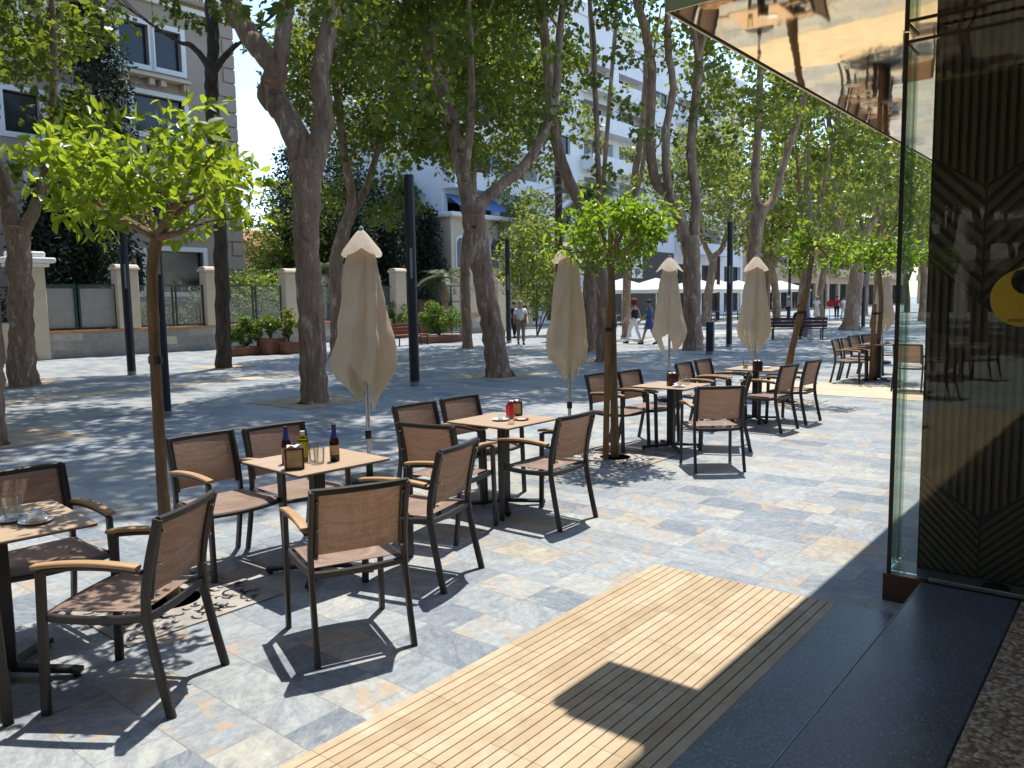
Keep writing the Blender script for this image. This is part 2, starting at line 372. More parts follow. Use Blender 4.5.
m_leaf('orange_leaf', [(.035, .085, .012), (.07, .15, .018), (.13, .22, .025), (.22, .29, .035)], (.46, .60, .035), .5, .35, .5)
m_leaf('orange_leaf_deep', [(.022, .075, .012), (.045, .125, .016), (.085, .18, .022), (.15, .24, .03)], (.30, .52, .035), .45, .35, .5)
m_leaf('orange_leaf_mid', [(.028, .08, .012), (.06, .14, .017), (.11, .205, .024), (.19, .27, .033)], (.40, .60, .036), .48, .35, .5)
m_leaf('silver_leaf', [(.16, .18, .12), (.25, .27, .19), (.34, .36, .27), (.42, .43, .33)], (.25, .30, .12), .3, .6)
m_leaf('shrub_leaf', [(.04, .09, .015), (.08, .15, .025), (.14, .21, .035), (.20, .26, .05)], (.25, .38, .04), .4)
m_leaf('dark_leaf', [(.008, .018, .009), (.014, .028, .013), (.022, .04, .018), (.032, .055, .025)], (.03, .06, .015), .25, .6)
m_leaf('palm_leaf', [(.05, .07, .03), (.08, .11, .05), (.12, .15, .07), (.18, .2, .1)], (.12, .18, .05), .3, .5)

def m_stonewall():
    m, nt, out = mat('stone_wall')
    v = coords(nt, rot=(R(90), 0, 0))
    b = N(nt, 'ShaderNodeTexBrick', inp={'Color1': (0, 0, 0, 1), 'Color2': (1, 1, 1, 1), 'Mortar': (.4, .4, .4, 1), 'Scale': 1., 'Mortar Size': .012, 'Brick Width': 1.0, 'Row Height': .31}); nt.links.new(v, b.inputs['Vector'])
    c = ramp(nt, b.outputs['Color'], [(0, (.25, .23, .20)), (.6, (.33, .305, .265)), (.8, (.38, .35, .30)), (1, (.56, .49, .38))])
    c = mixc(nt, 1., c, ramp(nt, noise(nt, v, 6, 5), [(.3, (.8, .8, .8)), (.7, (1.1, 1.1, 1.1))]), 'MULTIPLY')
    c = mixc(nt, b.outputs['Fac'], c, (.30, .28, .25))
    princ(nt, out, c, .9, 0, bump(nt, noise(nt, v, 14, 4), .4, .02)); M['stone_wall'] = m
m_stonewall()

# ------------------------------------------------------------------ mesh builder
class MB:
    def __init__(s): s.v = []; s.f = []
    def add(s, vs, fs):
        b = len(s.v); s.v += [tuple(x) for x in vs]; s.f += [tuple(i + b for i in f) for f in fs]
    def box(s, c, size, rot=None, ch=0.):
        x, y, z = (k / 2 for k in size); c = Vector(c)
        if ch <= 0:
            vs = [Vector((sx * x, sy * y, sz * z)) for sz in (-1, 1) for sx, sy in ((-1, -1), (1, -1), (1, 1), (-1, 1))]
            fs = [(3, 2, 1, 0), (4, 5, 6, 7), (0, 1, 5, 4), (1, 2, 6, 5), (2, 3, 7, 6), (3, 0, 4, 7)]
        else:
            prof = [(-x + ch, -y), (x - ch, -y), (x, -y + ch), (x, y - ch), (x - ch, y), (-x + ch, y), (-x, y - ch), (-x, -y + ch)]
            pin = [(-x + ch, -y + ch), (x - ch, -y + ch), (x - ch, -y + ch), (x - ch, y - ch), (x - ch, y - ch), (-x + ch, y - ch), (-x + ch, y - ch), (-x + ch, -y + ch)]
            vs = [Vector((a, b, -z)) for a, b in pin] + [Vector((a, b, -z + ch)) for a, b in prof] + [Vector((a, b, z - ch)) for a, b in prof] + [Vector((a, b, z)) for a, b in pin]
            fs = [tuple(reversed(range(8))), tuple(range(24, 32))]
            for L in range(3):
                for i in range(8):
                    j = (i + 1) % 8; fs.append((L * 8 + i, L * 8 + j, L * 8 + 8 + j, L * 8 + 8 + i))
        if rot is not None: vs = [rot @ v for v in vs]
        s.add([v + c for v in vs], fs); return s
    def sweep(s, pts, prof, up=(0, 0, 1), scales=None, cap=True):
        pts = [Vector(p) for p in pts]; n = len(pts); m = len(prof); vs = []; up = Vector(up)
        for i, p in enumerate(pts):
            t = (pts[min(i + 1, n - 1)] - pts[max(i - 1, 0)]).normalized()
            a = t.cross(up)
            if a.length < 1e-3: a = t.cross(Vector((1, 0, 0)))
            a.normalize(); b = a.cross(t).normalized(); k = scales[i] if scales else 1.
            vs += [p + a * (q[0] * k) + b * (q[1] * k) for q in prof]
        fs = [(i * m + j, i * m + (j + 1) % m, (i + 1) * m + (j + 1) % m, (i + 1) * m + j) for i in range(n - 1) for j in range(m)]
        if cap: fs += [tuple(reversed(range(m))), tuple(range((n - 1) * m, n * m))]
        s.add(vs, fs); return s
    def bar(s, pts, w, d, up=(0, 0, 1)):
        c = min(w, d) * .22; x, y = w / 2, d / 2
        return s.sweep(pts, [(-x + c, -y), (x - c, -y), (x, -y + c), (x, y - c), (x - c, y), (-x + c, y), (-x, y - c), (-x, -y + c)], up)
    def tube(s, pts, r, n=10, up=(.13, .07, .99)):
        rs = list(r) if isinstance(r, (list, tuple)) else [r] * len(pts)
        pts = [Vector(p) for p in pts]; m = len(pts); vs = []; a = None
        for i, p in enumerate(pts):
            t = (pts[min(i + 1, m - 1)] - pts[max(i - 1, 0)]).normalized()
            if a is None: a = t.cross(Vector((.37, .81, .21))); a = a.normalized()
            else: a = (a - t * a.dot(t)).normalized()
            b = t.cross(a)
            for k in range(n):
                q = 2 * math.pi * k / n; vs.append(p + (a * math.cos(q) + b * math.sin(q)) * rs[i])
        fs = [(i * n + j, i * n + (j + 1) % n, (i + 1) * n + (j + 1) % n, (i + 1) * n + j) for i in range(m - 1) for j in range(n)] + [tuple(reversed(range(n))), tuple(range((m - 1) * n, m * n))]
        s.add(vs, fs); return s
    def lathe(s, prof, n=20, c=(0, 0, 0), cap=True):
        c = Vector(c); m = len(prof)
        vs = [c + Vector((r * math.cos(2 * math.pi * i / n), r * math.sin(2 * math.pi * i / n), z)) for r, z in prof for i in range(n)]
        fs = [(k * n + i, k * n + (i + 1) % n, (k + 1) * n + (i + 1) % n, (k + 1) * n + i) for k in range(m - 1) for i in range(n)]
        if cap: fs += [tuple(reversed(range(n))), tuple(range((m - 1) * n, m * n))]
        s.add(vs, fs); return s
    def grid(s, fn, nu, nv, closed=False):
        b = [fn(i / (nu if closed else nu - 1), j / (nv - 1)) for j in range(nv) for i in range(nu)]
        fs = [(j * nu + i, j * nu + (i + 1) % nu, (j + 1) * nu + (i + 1) % nu, (j + 1) * nu + i) for j in range(nv - 1) for i in range(nu if closed else nu - 1)]
        s.add(b, fs); return s
    def sheet(s, fn, nu, nv, t):
        top = MB().grid(lambda a, b: Vector(fn(a, b)), nu, nv); V = [Vector(x) for x in top.v]
        def P(i, j): return V[min(max(j, 0), nv - 1) * nu + min(max(i, 0), nu - 1)]
        bot = []
        for j in range(nv):
            for i in range(nu):
                nrm = (P(i + 1, j) - P(i - 1, j)).cross(P(i, j + 1) - P(i, j - 1)).normalized(); bot.append(P(i, j) - nrm * t)
        k = nu * nv; fs = list(top.f) + [tuple(x + k for x in reversed(f)) for f in top.f]
        ring = [i for i in range(nu)] + [j * nu + nu - 1 for j in range(1, nv)] + [(nv - 1) * nu + i for i in range(nu - 2, -1, -1)] + [j * nu for j in range(nv - 2, 0, -1)]
        for a, b in zip(ring, ring[1:] + ring[:1]): fs.append((b, a, a + k, b + k))
        s.add(V + bot, fs); return s
    def mesh(s, name, smooth=True):
        me = bpy.data.meshes.new(name); me.from_pydata(s.v, [], s.f); me.update()
        if smooth:
            me.shade_smooth(); me.set_sharp_from_angle(angle=R(38))
        return me
    def build(s, name, m, parent=None, smooth=True, loc=None, rz=0.):
        me = s.mesh(name, smooth); me.materials.append(M[m])
        return link(name, me, parent, loc, rz)
def link(name, me, parent=None, loc=None, rz=0.):
    o = bpy.data.objects.new(name, me); COL.objects.link(o)
    if parent is not None: o.parent = parent
    if loc is not None: o.location = loc
    if rz: o.rotation_euler.z = rz
    return o
def tag(o, label=None, cat=None, group=None, kind=None):
    if label: o['label'] = label
    if cat: o['category'] = cat
    if group: o['group'] = group
    if kind: o['kind'] = kind
    return o
def empty(name, label, cat, loc=(0, 0, 0), rz=0., group=None):
    o = bpy.data.objects.new(name, None); COL.objects.link(o); o.location = loc; o.rotation_euler.z = rz; o.empty_display_size = .1
    return tag(o, label, cat, group)
KIDS = {}
def copy_tree(o, label=None):
    kids = {}
    for c in bpy.data.objects:
        if c.parent is not None: kids.setdefault(c.parent.name, []).append(c)
    def rec(a, par):
        b = a.copy(); COL.objects.link(b); b.parent = par
        for c in kids.get(a.name, []): rec(c, b)
        return b
    n = rec(o, None)
    if label: n['label'] = label
    return n
def rawmesh(name, verts, tris, m):
    me = bpy.data.meshes.new(name); nv, nf = len(verts), len(tris)
    me.vertices.add(nv); me.vertices.foreach_set('co', verts.astype(np.float32).ravel())
    k = tris.shape[1]
    me.loops.add(nf * k); me.loops.foreach_set('vertex_index', tris.astype(np.int32).ravel())
    me.polygons.add(nf); me.polygons.foreach_set('loop_start', np.arange(0, nf * k, k, dtype=np.int32))
    me.update(calc_edges=True); me.validate(); me.materials.append(M[m])
    return me

# ------------------------------------------------------------------ leaves
def leaves(rng, pos, size, upb=.6, out=None, outw=.35, wide=.36, kind='kite', droop=0.):
    """one folded leaf face pair per position"""
    n = len(pos)
    nr = rng.normal(size=(n, 3)); nr /= np.linalg.norm(nr, axis=1)[:, None]
    nr[:, 2] += upb
    if out is not None: nr += out * outw
    nr /= np.linalg.norm(nr, axis=1)[:, None] + 1e-9
    t = rng.normal(size=(n, 3)); t[:, 2] -= droop
    if out is not None: t += out * .8
    t -= nr * np.sum(t * nr, axis=1)[:, None]; t /= np.linalg.norm(t, axis=1)[:, None] + 1e-9
    b = np.cross(nr, t)
    L = size * rng.uniform(.65, 1.3, n)[:, None]; W = L * wide * rng.uniform(.8, 1.2, n)[:, None]
    fold = L * rng.uniform(.02, .16, n)[:, None]
    if kind == 'kite':
        P = np.stack([pos, pos + t * L * .5 + b * W + nr * fold, pos + t * L - nr * fold * .4, pos + t * L * .5 - b * W + nr * fold], 1)
        T = np.array([[0, 1, 2], [0, 2, 3]])
    elif kind == 'plane':   # broad lobed leaf
        P = np.stack([pos, pos + t * L * .25 + b * W * 1.25 + nr * fold, pos + t * L * .52 + b * W * .55, pos + t * L * .72 + b * W * 1.05 - nr * fold * .5, pos + t * L * 1.05 - nr * fold,
                      pos + t * L * .72 - b * W * 1.05 - nr * fold * .5, pos + t * L * .52 - b * W * .55, pos + t * L * .25 - b * W * 1.25 + nr * fold], 1)
        T = np.array([[0, 1, 2], [0, 2, 6], [0, 6, 7], [2, 3, 4], [2, 4, 6], [4, 5, 6]])
    else:  # pointed citrus leaf
        P = np.stack([pos, pos + t * L * .3 + b * W * .8 + nr * fold, pos + t * L * .65 + b * W * .8 + nr * fold * .7, pos + t * L - nr * fold * 1.2,
                      pos + t * L * .65 - b * W * .8 + nr * fold * .7, pos + t * L * .3 - b * W * .8 + nr * fold, pos + t * L * .5 - nr * fold * .2], 1)
        T = np.array([[0, 1, 6], [1, 2, 6], [2, 3, 6], [3, 4, 6], [4, 5, 6], [5, 0, 6]])
    k = P.shape[1]
    tris = (T[None] + (np.arange(n) * k)[:, None, None]).reshape(-1, 3)
    return P.reshape(-1, 3), tris
def cloud(rng, centers, radii, per, squash=.75):
    ps, os_ = [], []
    for c, r in zip(centers, radii):
        k = max(3, int(per * (r ** 2)))
        d = rng.normal(size=(k, 3)); d /= np.linalg.norm(d, axis=1)[:, None]
        rad = r * rng.uniform(.25, 1, k) ** .6
        p = d * rad[:, None]; p[:, 2] *= squash
        ps.append(p + np.array(c)); os_.append(d)
    return np.concatenate(ps), np.concatenate(os_)

def crown_mesh(seed, rx, ry, rz, nclump, per, size, m, low=-.9, hollow=.35, kind='plane', wide=.42, rmin=.5, rmax=1.05):
    rng = np.random.default_rng(seed)
    cs = []
    while len(cs) < nclump:
        d = rng.normal(size=3); d /= np.linalg.norm(d); k = rng.uniform(hollow, 1) ** .7
        p = d * k
        if p[2] < low: continue
        cs.append(p * np.array([rx, ry, rz]))
    cs = np.array(cs); rs = rng.uniform(rmin, rmax, nclump)
    p, o = cloud(rng, cs, rs, per)
    v, t = leaves(rng, p, size, .55, o, .3, wide, kind, .35)
    return rawmesh('crown', v, t, m)

def smooth_poly(pts, radii, sub=4, jit=0., seed=0):
    rng = random.Random(seed); P = [Vector(p) for p in pts]; n = len(P); op, orr = [], []
    for i in range(n - 1):
        p0, p1, p2, p3 = P[max(i - 1, 0)], P[i], P[i + 1], P[min(i + 2, n - 1)]
        for k in range(sub):
            t = k / sub
            q = .5 * ((2 * p1) + (p2 - p0) * t + (2 * p0 - 5 * p1 + 4 * p2 - p3) * t * t + (3 * p1 - p0 - 3 * p2 + p3) * t ** 3)
            r = radii[i] + (radii[i + 1] - radii[i]) * t
            op.append(q + Vector((rng.uniform(-1, 1), rng.uniform(-1, 1), 0)) * jit * r); orr.append(r * (1 + rng.uniform(-.6, .6) * jit))
    op.append(P[-1]); orr.append(radii[-1])
    return op, orr
def limb(mb, pts, radii, n=12, sub=4, jit=.06, seed=0):
    a, b = smooth_poly(pts, radii, sub, jit, seed); mb.tube(a, b, n)

# ------------------------------------------------------------------ ground
g = MB(); Lg = 900
g.add([(-Lg, -Lg, 0), (Lg, -Lg, 0), (Lg, Lg, 0), (-Lg, Lg, 0)], [(0, 1, 2, 3)])
tag(g.build('ground', 'slate_paving', smooth=False), 'blue grey slate slab paving of the plaza', kind='structure')

def uw_box(mb, u0, u1, w0, w1, z0, z1, ch=0.):
    mb.box(((u0 + u1) / 2, (w0 + w1) / 2, (z0 + z1) / 2), (u1 - u0, w1 - w0, z1 - z0), None, ch); return mb
# ribbed travertine strip before the door: bed + ribs
bed = MB(); uw_box(bed, -4, 4.41, 1.305, 2.45, .001, .005)
tag(bed.build('pavement', 'groove_brown', smooth=False, rz=TH), 'dark grooves of the ribbed travertine strip', kind='structure')
ribs = MB(); nr = 22; pw = 1.145 / nr
for i in range(nr):
    w0 = 1.305 + i * pw
    uw_box(ribs, -4, 4.41, w0 + .0018, w0 + pw - .0018, .004, .0095, .002)
tag(ribs.build('pavement', 'travertine', rz=TH), 'ribbed yellow travertine strip before the shop door', kind='structure')
band = MB(); uw_box(band, 14.0, 16.1, 1.2, 6.4, .001, .006)
tag(band.build('pavement', 'sand_paving', smooth=False, rz=TH), 'pale sand coloured paving band crossing the terrace', kind='structure')
bu = toUW(gnd(100, 393))[1]
band = MB(); uw_box(band, -30, 60, bu - .35, bu + .35, .001, .005)
tag(band.build('path', 'sand_paving', smooth=False, rz=TH), 'narrow beige stone band running between the tree rows', kind='structure')
# black threshold and the pebble floor within the doorway
th = MB(); uw_box(th, -3, 4.41, .945, 1.30, .002, .022, .004)
th2 = MB(); uw_box(th2, -3, 2.02, .474, .93, .002, .15, .006); uw_box(th2, 2.023, 4.645, .474, .93, .002, .15, .006)
tag(th.build('threshold', 'black_granite', rz=TH), 'outer black stone slab level with the paving', kind='structure')
tag(th2.build('step', 'black_granite', rz=TH), 'black stone step up into the shop doorway', kind='structure')
jn = uw_box(MB(), -3, 4.64, .9305, .936, .02, .1465)
tag(jn.build('step', 'worn_edge', smooth=False, rz=TH), 'pale worn front edge of the black step', kind='structure')
pf = uw_box(MB(), -3, 4.645, -4.1, .47, .002, .152, .004)
tag(pf.build('floor', 'pebble_floor', rz=TH), 'brown pebble aggregate floor inside the doorway', kind='structure')

# ------------------------------------------------------------------ shop building
sb = empty('shop_building', 'shop building with gold mirror canopy and grooved dark wall at the right', 'building', (0, 0, 0), TH)
cn = uw_box(MB(), 3.54, 26, .1, 1.90, 3.1, 3.42); co = cn.build('canopy', 'gold_mirror', sb, smooth=False)
tr = MB(); uw_box(tr, 3.525, 26, 1.902, 1.914, 3.09, 3.44); uw_box(tr, 3.525, 3.537, .1, 1.90, 3.09, 3.44)
tr.build('trim', 'gold_trim', co, smooth=False)
uw_box(MB(), 4.90, 26, -6, 1.0, .0, 3.09).build('wall', 'shop_dark', sb, smooth=False)
uw_box(MB(), 4.46, 26, -6, 1.05, 3.45, 9.).build('wall', 'shop_stone', sb, smooth=False)
uw_box(MB(), -9, 4.42, -6, 2.28, 6.0, 9.).build('wall', 'shop_stone', sb, smooth=False)
uw_box(MB(), -9, 4.41, -6, 2.26, 5.97, 5.998).build('ceiling', 'white_wall', sb, smooth=False)  # unseen ceiling and doorway walls, made white to bounce light inside
uw_box(MB(), -9, 4.88, -6, -4.2, .03, 5.96).build('wall', 'white_wall', sb, smooth=False)
uw_box(MB(), -9, -5.05, -4.19, 1.0, .03, 5.96).build('wall', 'white_wall', sb, smooth=False)
nb = empty('reflection_building', 'unseen plain stone building added left of the doorway for the glass to reflect', 'building', (0, 0, 0), TH)  # out of frame, added to block the bright sky mirrored in the pane
uw_box(MB(), -62, -9.05, -9, 1.1, 0, 11).build('wall', 'shop_stone', nb, smooth=False)
for k in range(9): f_ = uw_box(MB(), -15.2 - k * 5.2, -12.4 - k * 5.2, 1.06, 1.14, .2, 3.2).build('window', 'black_metal', nb, smooth=False); uw_box(MB(), -15.05 - k * 5.2, -12.55 - k * 5.2, 1.142, 1.15, .35, 3.05).build('pane', 'dark_glass', f_, smooth=False)
pj = empty('projecting_sign', 'dark box sign standing on the edge of the gold canopy', 'sign', UW(3.905, 2.02, 3.66), TH)
MB().box((.02, 0, 0), (.44, .84, .2)).box((-.22, -.03, 0), (.05, .7, .12)).build('sign_box', 'shop_dark', pj)
MB().box((0, -.30, -.17), (.3, .12, .14)).build('bracket', 'black_metal', pj)

sw = empty('shop_window', 'corner glass display window with grooved dark panel and yellow moon emblem', 'window', (0, 0, 0), TH)
GU, GW = 4.67, 1.115; zb, zt = .156, 3.04
uw_box(MB(), GU - .006, GU + .006, -3.5, GW - .018, zb + .02, 3.09).build('pane', 'pane_glass', sw, smooth=False)
uw_box(MB(), GU + .02, 4.93, GW - .012, GW, zb + .02, zt - .02).build('pane', 'green_pane_glass', sw, smooth=False)
fr = MB()
uw_box(fr, GU - .008, GU + .010, GW - .016, GW + .003, zb, 3.095)          # corner post
uw_box(fr, GU - .008, GU + .008, -3.5, GW - .018, zt, zt + .014); uw_box(fr, GU + .022, 4.93, GW - .010, GW + .003, zt, zt + .014)
fr.build('frame', 'black_metal', sw, smooth=False)
rail = MB(); uw_box(rail, GU - .014, GU + .014, -3.5, GW - .21, .153, .176, .003); rail.build('bottom_rail', 'grey_metal', sw)
uw_box(MB(), GU - .02, GU + .028, GW - .205, GW + .02, .0, .158, .003).build('plinth', 'bronze_plate', sw)
uw_box(MB(), GU + .03, 4.95, -3.5, GW + .015, .0, .155).build('sill', 'sill_stone', sw, smooth=False)
fl = MB().lathe([(.0, .1565), (.05, .157), (.062, .161), (.068, .1555)], 24, (GU + .10, .60, 0)); fl.build('floor_light', 'black_metal', sw)
# grooved panel: backing + ribs in three fields (vertical, and two diagonals)
PU = 4.86; pw0, pw1 = -2.2, 1.005; pz0, pz1 = .157, 3.09
uw_box(MB(), PU, 4.898, -3.5, pw1, pz0, pz1).build('panel_back', 'shop_dark', sw, smooth=False)
gr = MB()
def clip_poly(poly, inside):
    out = []
    for i in range(len(poly)):
        a, b = poly[i], poly[(i + 1) % len(poly)]; fa, fb = inside(a), inside(b)
        if fa >= 0: out.append(a)
        if (fa >= 0) != (fb >= 0):
            t = fa / (fa - fb); out.append((a[0] + (b[0] - a[0]) * t, a[1] + (b[1] - a[1]) * t))
    return out
def ribs_field(regs, ang, step):
    ca, sa = math.cos(ang), math.sin(ang)
    for k in range(-130, 131):
        o = k * step
        strip = [(-8 * ca - (o) * sa, -8 * sa + o * ca), (8 * ca - o * sa, 8 * sa + o * ca), (8 * ca - (o + step * .55) * sa, 8 * sa + (o + step * .55) * ca), (-8 * ca - (o + step * .55) * sa, -8 * sa + (o + step * .55) * ca)]
        for r in regs: strip = clip_poly(strip, r) if len(strip) > 2 else strip
        if len(strip) < 3: continue
        n = len(strip)
        fv = [(PU - .014, a, b) for a, b in strip]; bv = [(PU, a, b) for a, b in strip]
        # slightly narrower front face
        cx = sum(a for a, b in strip) / n; cz = sum(b for a, b in strip) / n
        gr.add(fv + bv, [tuple(range(n))] + [tuple(range(n))[::-1] and (i, (i + 1) % n, n + (i + 1) % n, n + i) for i in range(n)])
box = [lambda p: pw1 - .012 - p[0], lambda p: p[0] - pw0, lambda p: p[1] - pz0 - .01, lambda p: pz1 - p[1]]
def on_panel(px, py):
    d = ray(px, py); du = d[0] * CU + d[1] * SU; t = (PU - .01) / du; p = d * t + np.array([0, 0, HC]); return toUW(p)[1], p[2]
A1_, B1_ = on_panel(987, 185), on_panel(939, 160); A2_, B2_ = on_panel(989, 307), on_panel(937, 265); A3_, B3_ = on_panel(980, 518), on_panel(948, 492)
def vee(A, B):   # height of the V shaped field border above a point
    k = (B[1] - A[1]) / (B[0] - A[0])
    return lambda w: A[1] + k * abs(w - A[0])
v1, v2, v3 = vee(A1_, B1_), vee(A2_, B2_), vee(A3_, B3_); g_ = .018
ribs_field(box + [lambda p: p[1] - v1(p[0])], R(90), .043)
for sg in (1, -1):
    side1 = (lambda p: p[0] - A1_[0] - .004) if sg > 0 else (lambda p: A1_[0] - .004 - p[0])
    ribs_field(box + [side1, lambda p: v1(p[0]) - g_ - p[1], lambda p: p[1] - v2(p[0])], R(45 * sg), .058)
    side3 = (lambda p: p[0] - A3_[0] - .004) if sg > 0 else (lambda p: A3_[0] - .004 - p[0])
    ribs_field(box + [side3, lambda p: v3(p[0]) - g_ - p[1]], R(45 * sg), .036)
ribs_field(box + [lambda p: v2(p[0]) - g_ - p[1], lambda p: p[1] - v3(p[0])], R(90), .040)
simple('groove_panel', (.145, .108, .072), .5, .15, .1, 4)
gr.build('panel', 'groove_panel', sw, smooth=False)
# moon emblem on the outer face of the pane
mc = at(1023, 298, 4.05)
def on_pane(px, py):
    d = ray(px, py); du = d[0] * CU + d[1] * SU; t = (GU - .009) / du; p = d * t + np.array([0, 0, HC]); return toUW(p)[1], p[2]
cy, cz = on_pane(1023, 298); ly, lz = on_pane(990, 298); rad = abs(cy - ly); iy, iz = on_pane(1028, 280); irad = rad * .50
mo = MB(); NM = 72; ring = []
def moon_in(y, z): return (y - iy) ** 2 + (z - iz) ** 2 < irad ** 2
outer = [(cy + rad * math.cos(a), cz + rad * math.sin(a)) for a in [2 * math.pi * i / NM for i in range(NM)]]
inner = [(iy + irad * math.cos(a), iz + irad * math.sin(a)) for a in [2 * math.pi * i / NM for i in range(NM)]]
xa, xb = GU - .0095, GU - .0075
vs = [(xa, *p) for p in outer] + [(xa, *p) for p in inner] + [(xb, *p) for p in outer] + [(xb, *p) for p in inner]
fs = []
for i in range(NM):
    j = (i + 1) % NM
    fs += [(i, j, NM + j, NM + i), (2 * NM + j, 2 * NM + i, 3 * NM + i, 3 * NM + j), (j, i, 2 * NM + i, 2 * NM + j), (NM + i, NM + j, 3 * NM + j, 3 * NM + i)]
mo.add(vs, fs); mob = mo.build('moon_emblem', 'moon_yellow', sw, smooth=False)
rg = MB()
for px in (1011, 1016.5, 1022):
    y, z = on_pane(px, 320.5); n = 14
    rr = rad * .075
    v4 = [(xa - .001, y + rr * k * math.cos(2 * math.pi * i / n) * 1.1, z + rr * k * .8 * math.sin(2 * math.pi * i / n)) for k in (1, .62) for i in range(n)]
    rg.add(v4, [(i, (i + 1) % n, n + (i + 1) % n, n + i) for i in range(n)])
rg.build('ring_mark', 'wine_box', mob, smooth=False)

# ------------------------------------------------------------------ chairs
def bow(a, b, h, n=9, axis=(0, 0, 1)):
    a, b, ax = Vector(a), Vector(b), Vector(axis)
    return [a.lerp(b, i / (n - 1)) + ax * (h * (1 - (2 * i / (n - 1) - 1) ** 2)) for i in range(n)]
def make_chair():
    t = empty('armchair', '', 'chair')
    for s in (-1, 1):
        MB().bar([(s * .262, .262, 0), (s * .258, .25, .40), (s * .256, .243, .628)], .026, .042, (0, 1, 0)).build('leg', 'dark_metal', t)
        pts, _ = smooth_poly([(s * .245, -.292, 0), (s * .240, -.238, .24), (s * .237, -.205, .44), (s * .236, -.222, .62), (s * .236, -.283, .855)], [1] * 5, 5)
        MB().bar(pts, .026, .040, (0, 1, 0)).build('leg', 'dark_metal', t)
        a = bow((s * .256, .235, .632), (s * .250, -.205, .632), .016)
        ar = MB().bar(a, .028, .018); ar.build('arm_rail', 'dark_metal', t)
        MB().bar(bow((s * .256, .272, .650), (s * .253, -.192, .652), .017), .048, .018).build('armrest', 'teak', t)
    sf = MB()
    for s in (-1, 1): sf.bar(bow((s * .248, .243, .428), (s * .236, -.20, .432), -.014), .024, .036)
    sf.bar(bow((-.252, .245, .425), (.252, .245, .425), .028, 11, (0, 1, -.25)), .030, .026)
    sf.bar(bow((-.236, -.205, .425), (.236, -.205, .425), -.01, 9), .024, .034)
    sf.build('seat_frame', 'dark_metal', t)
    def seat(a, b):
        x = (a - .5) * .462; y = -.175 + b * .435
        fx = 1 - (2 * a - 1) ** 2
        return (x * (1 - .05 * (1 - b)), y + .022 * fx * (b > .9), .452 - .020 * fx * math.sin(math.pi * min(1, b * 1.0)) - .022 * max(0, b - .86) / .14 * 1.)
    MB().sheet(seat, 13, 13, .004).build('seat', 'textilene', t)
    bf = MB()
    bf.bar(bow((-.236, -.282, .848), (.236, -.282, .848), -.022, 11, (0, 1, 0)), .026, .034)
    for s in (-1, 1): bf.bar([(s * .212, -.213, .505), (s * .212, -.232, .64), (s * .212, -.275, .835)], .016, .026, (0, 1, 0))
    bf.build('back_frame', 'dark_metal', t)
    def back(a, b):
        x = (a - .5) * .415; z = .525 + b * .305
        yb = -.215 - .062 * b ** 1.4; fx = 1 - (2 * a - 1) ** 2
        return (x, yb - .018 * fx * (.35 + .65 * b), z)
    MB().sheet(back, 13, 9, .004).build('backrest', 'textilene', t)
    bl = MB()
    for s in (-1, 1):
        for z in (.52, .66, .80): bl.tube([(s * .212, -.252 - (z - .5) * .14, z), (s * .212, -.233 - (z - .5) * .16, z)], .006, 8)
    bl.build('bolt', 'steel', t)
    return t
CH = make_chair()
BT = -.283   # back top sits over the rear feet
def seat_at(px_a, px_b, face, z=.85, mid=None):
    """place from the two ends of the backrest's top rail"""
    m = mid or (gnd(*px_a, z=z) + gnd(*px_b, z=z)) / 2
    f = R(face); return Vector((m[0] - math.cos(f) * BT, m[1] - math.sin(f) * BT, 0)), f - math.pi / 2
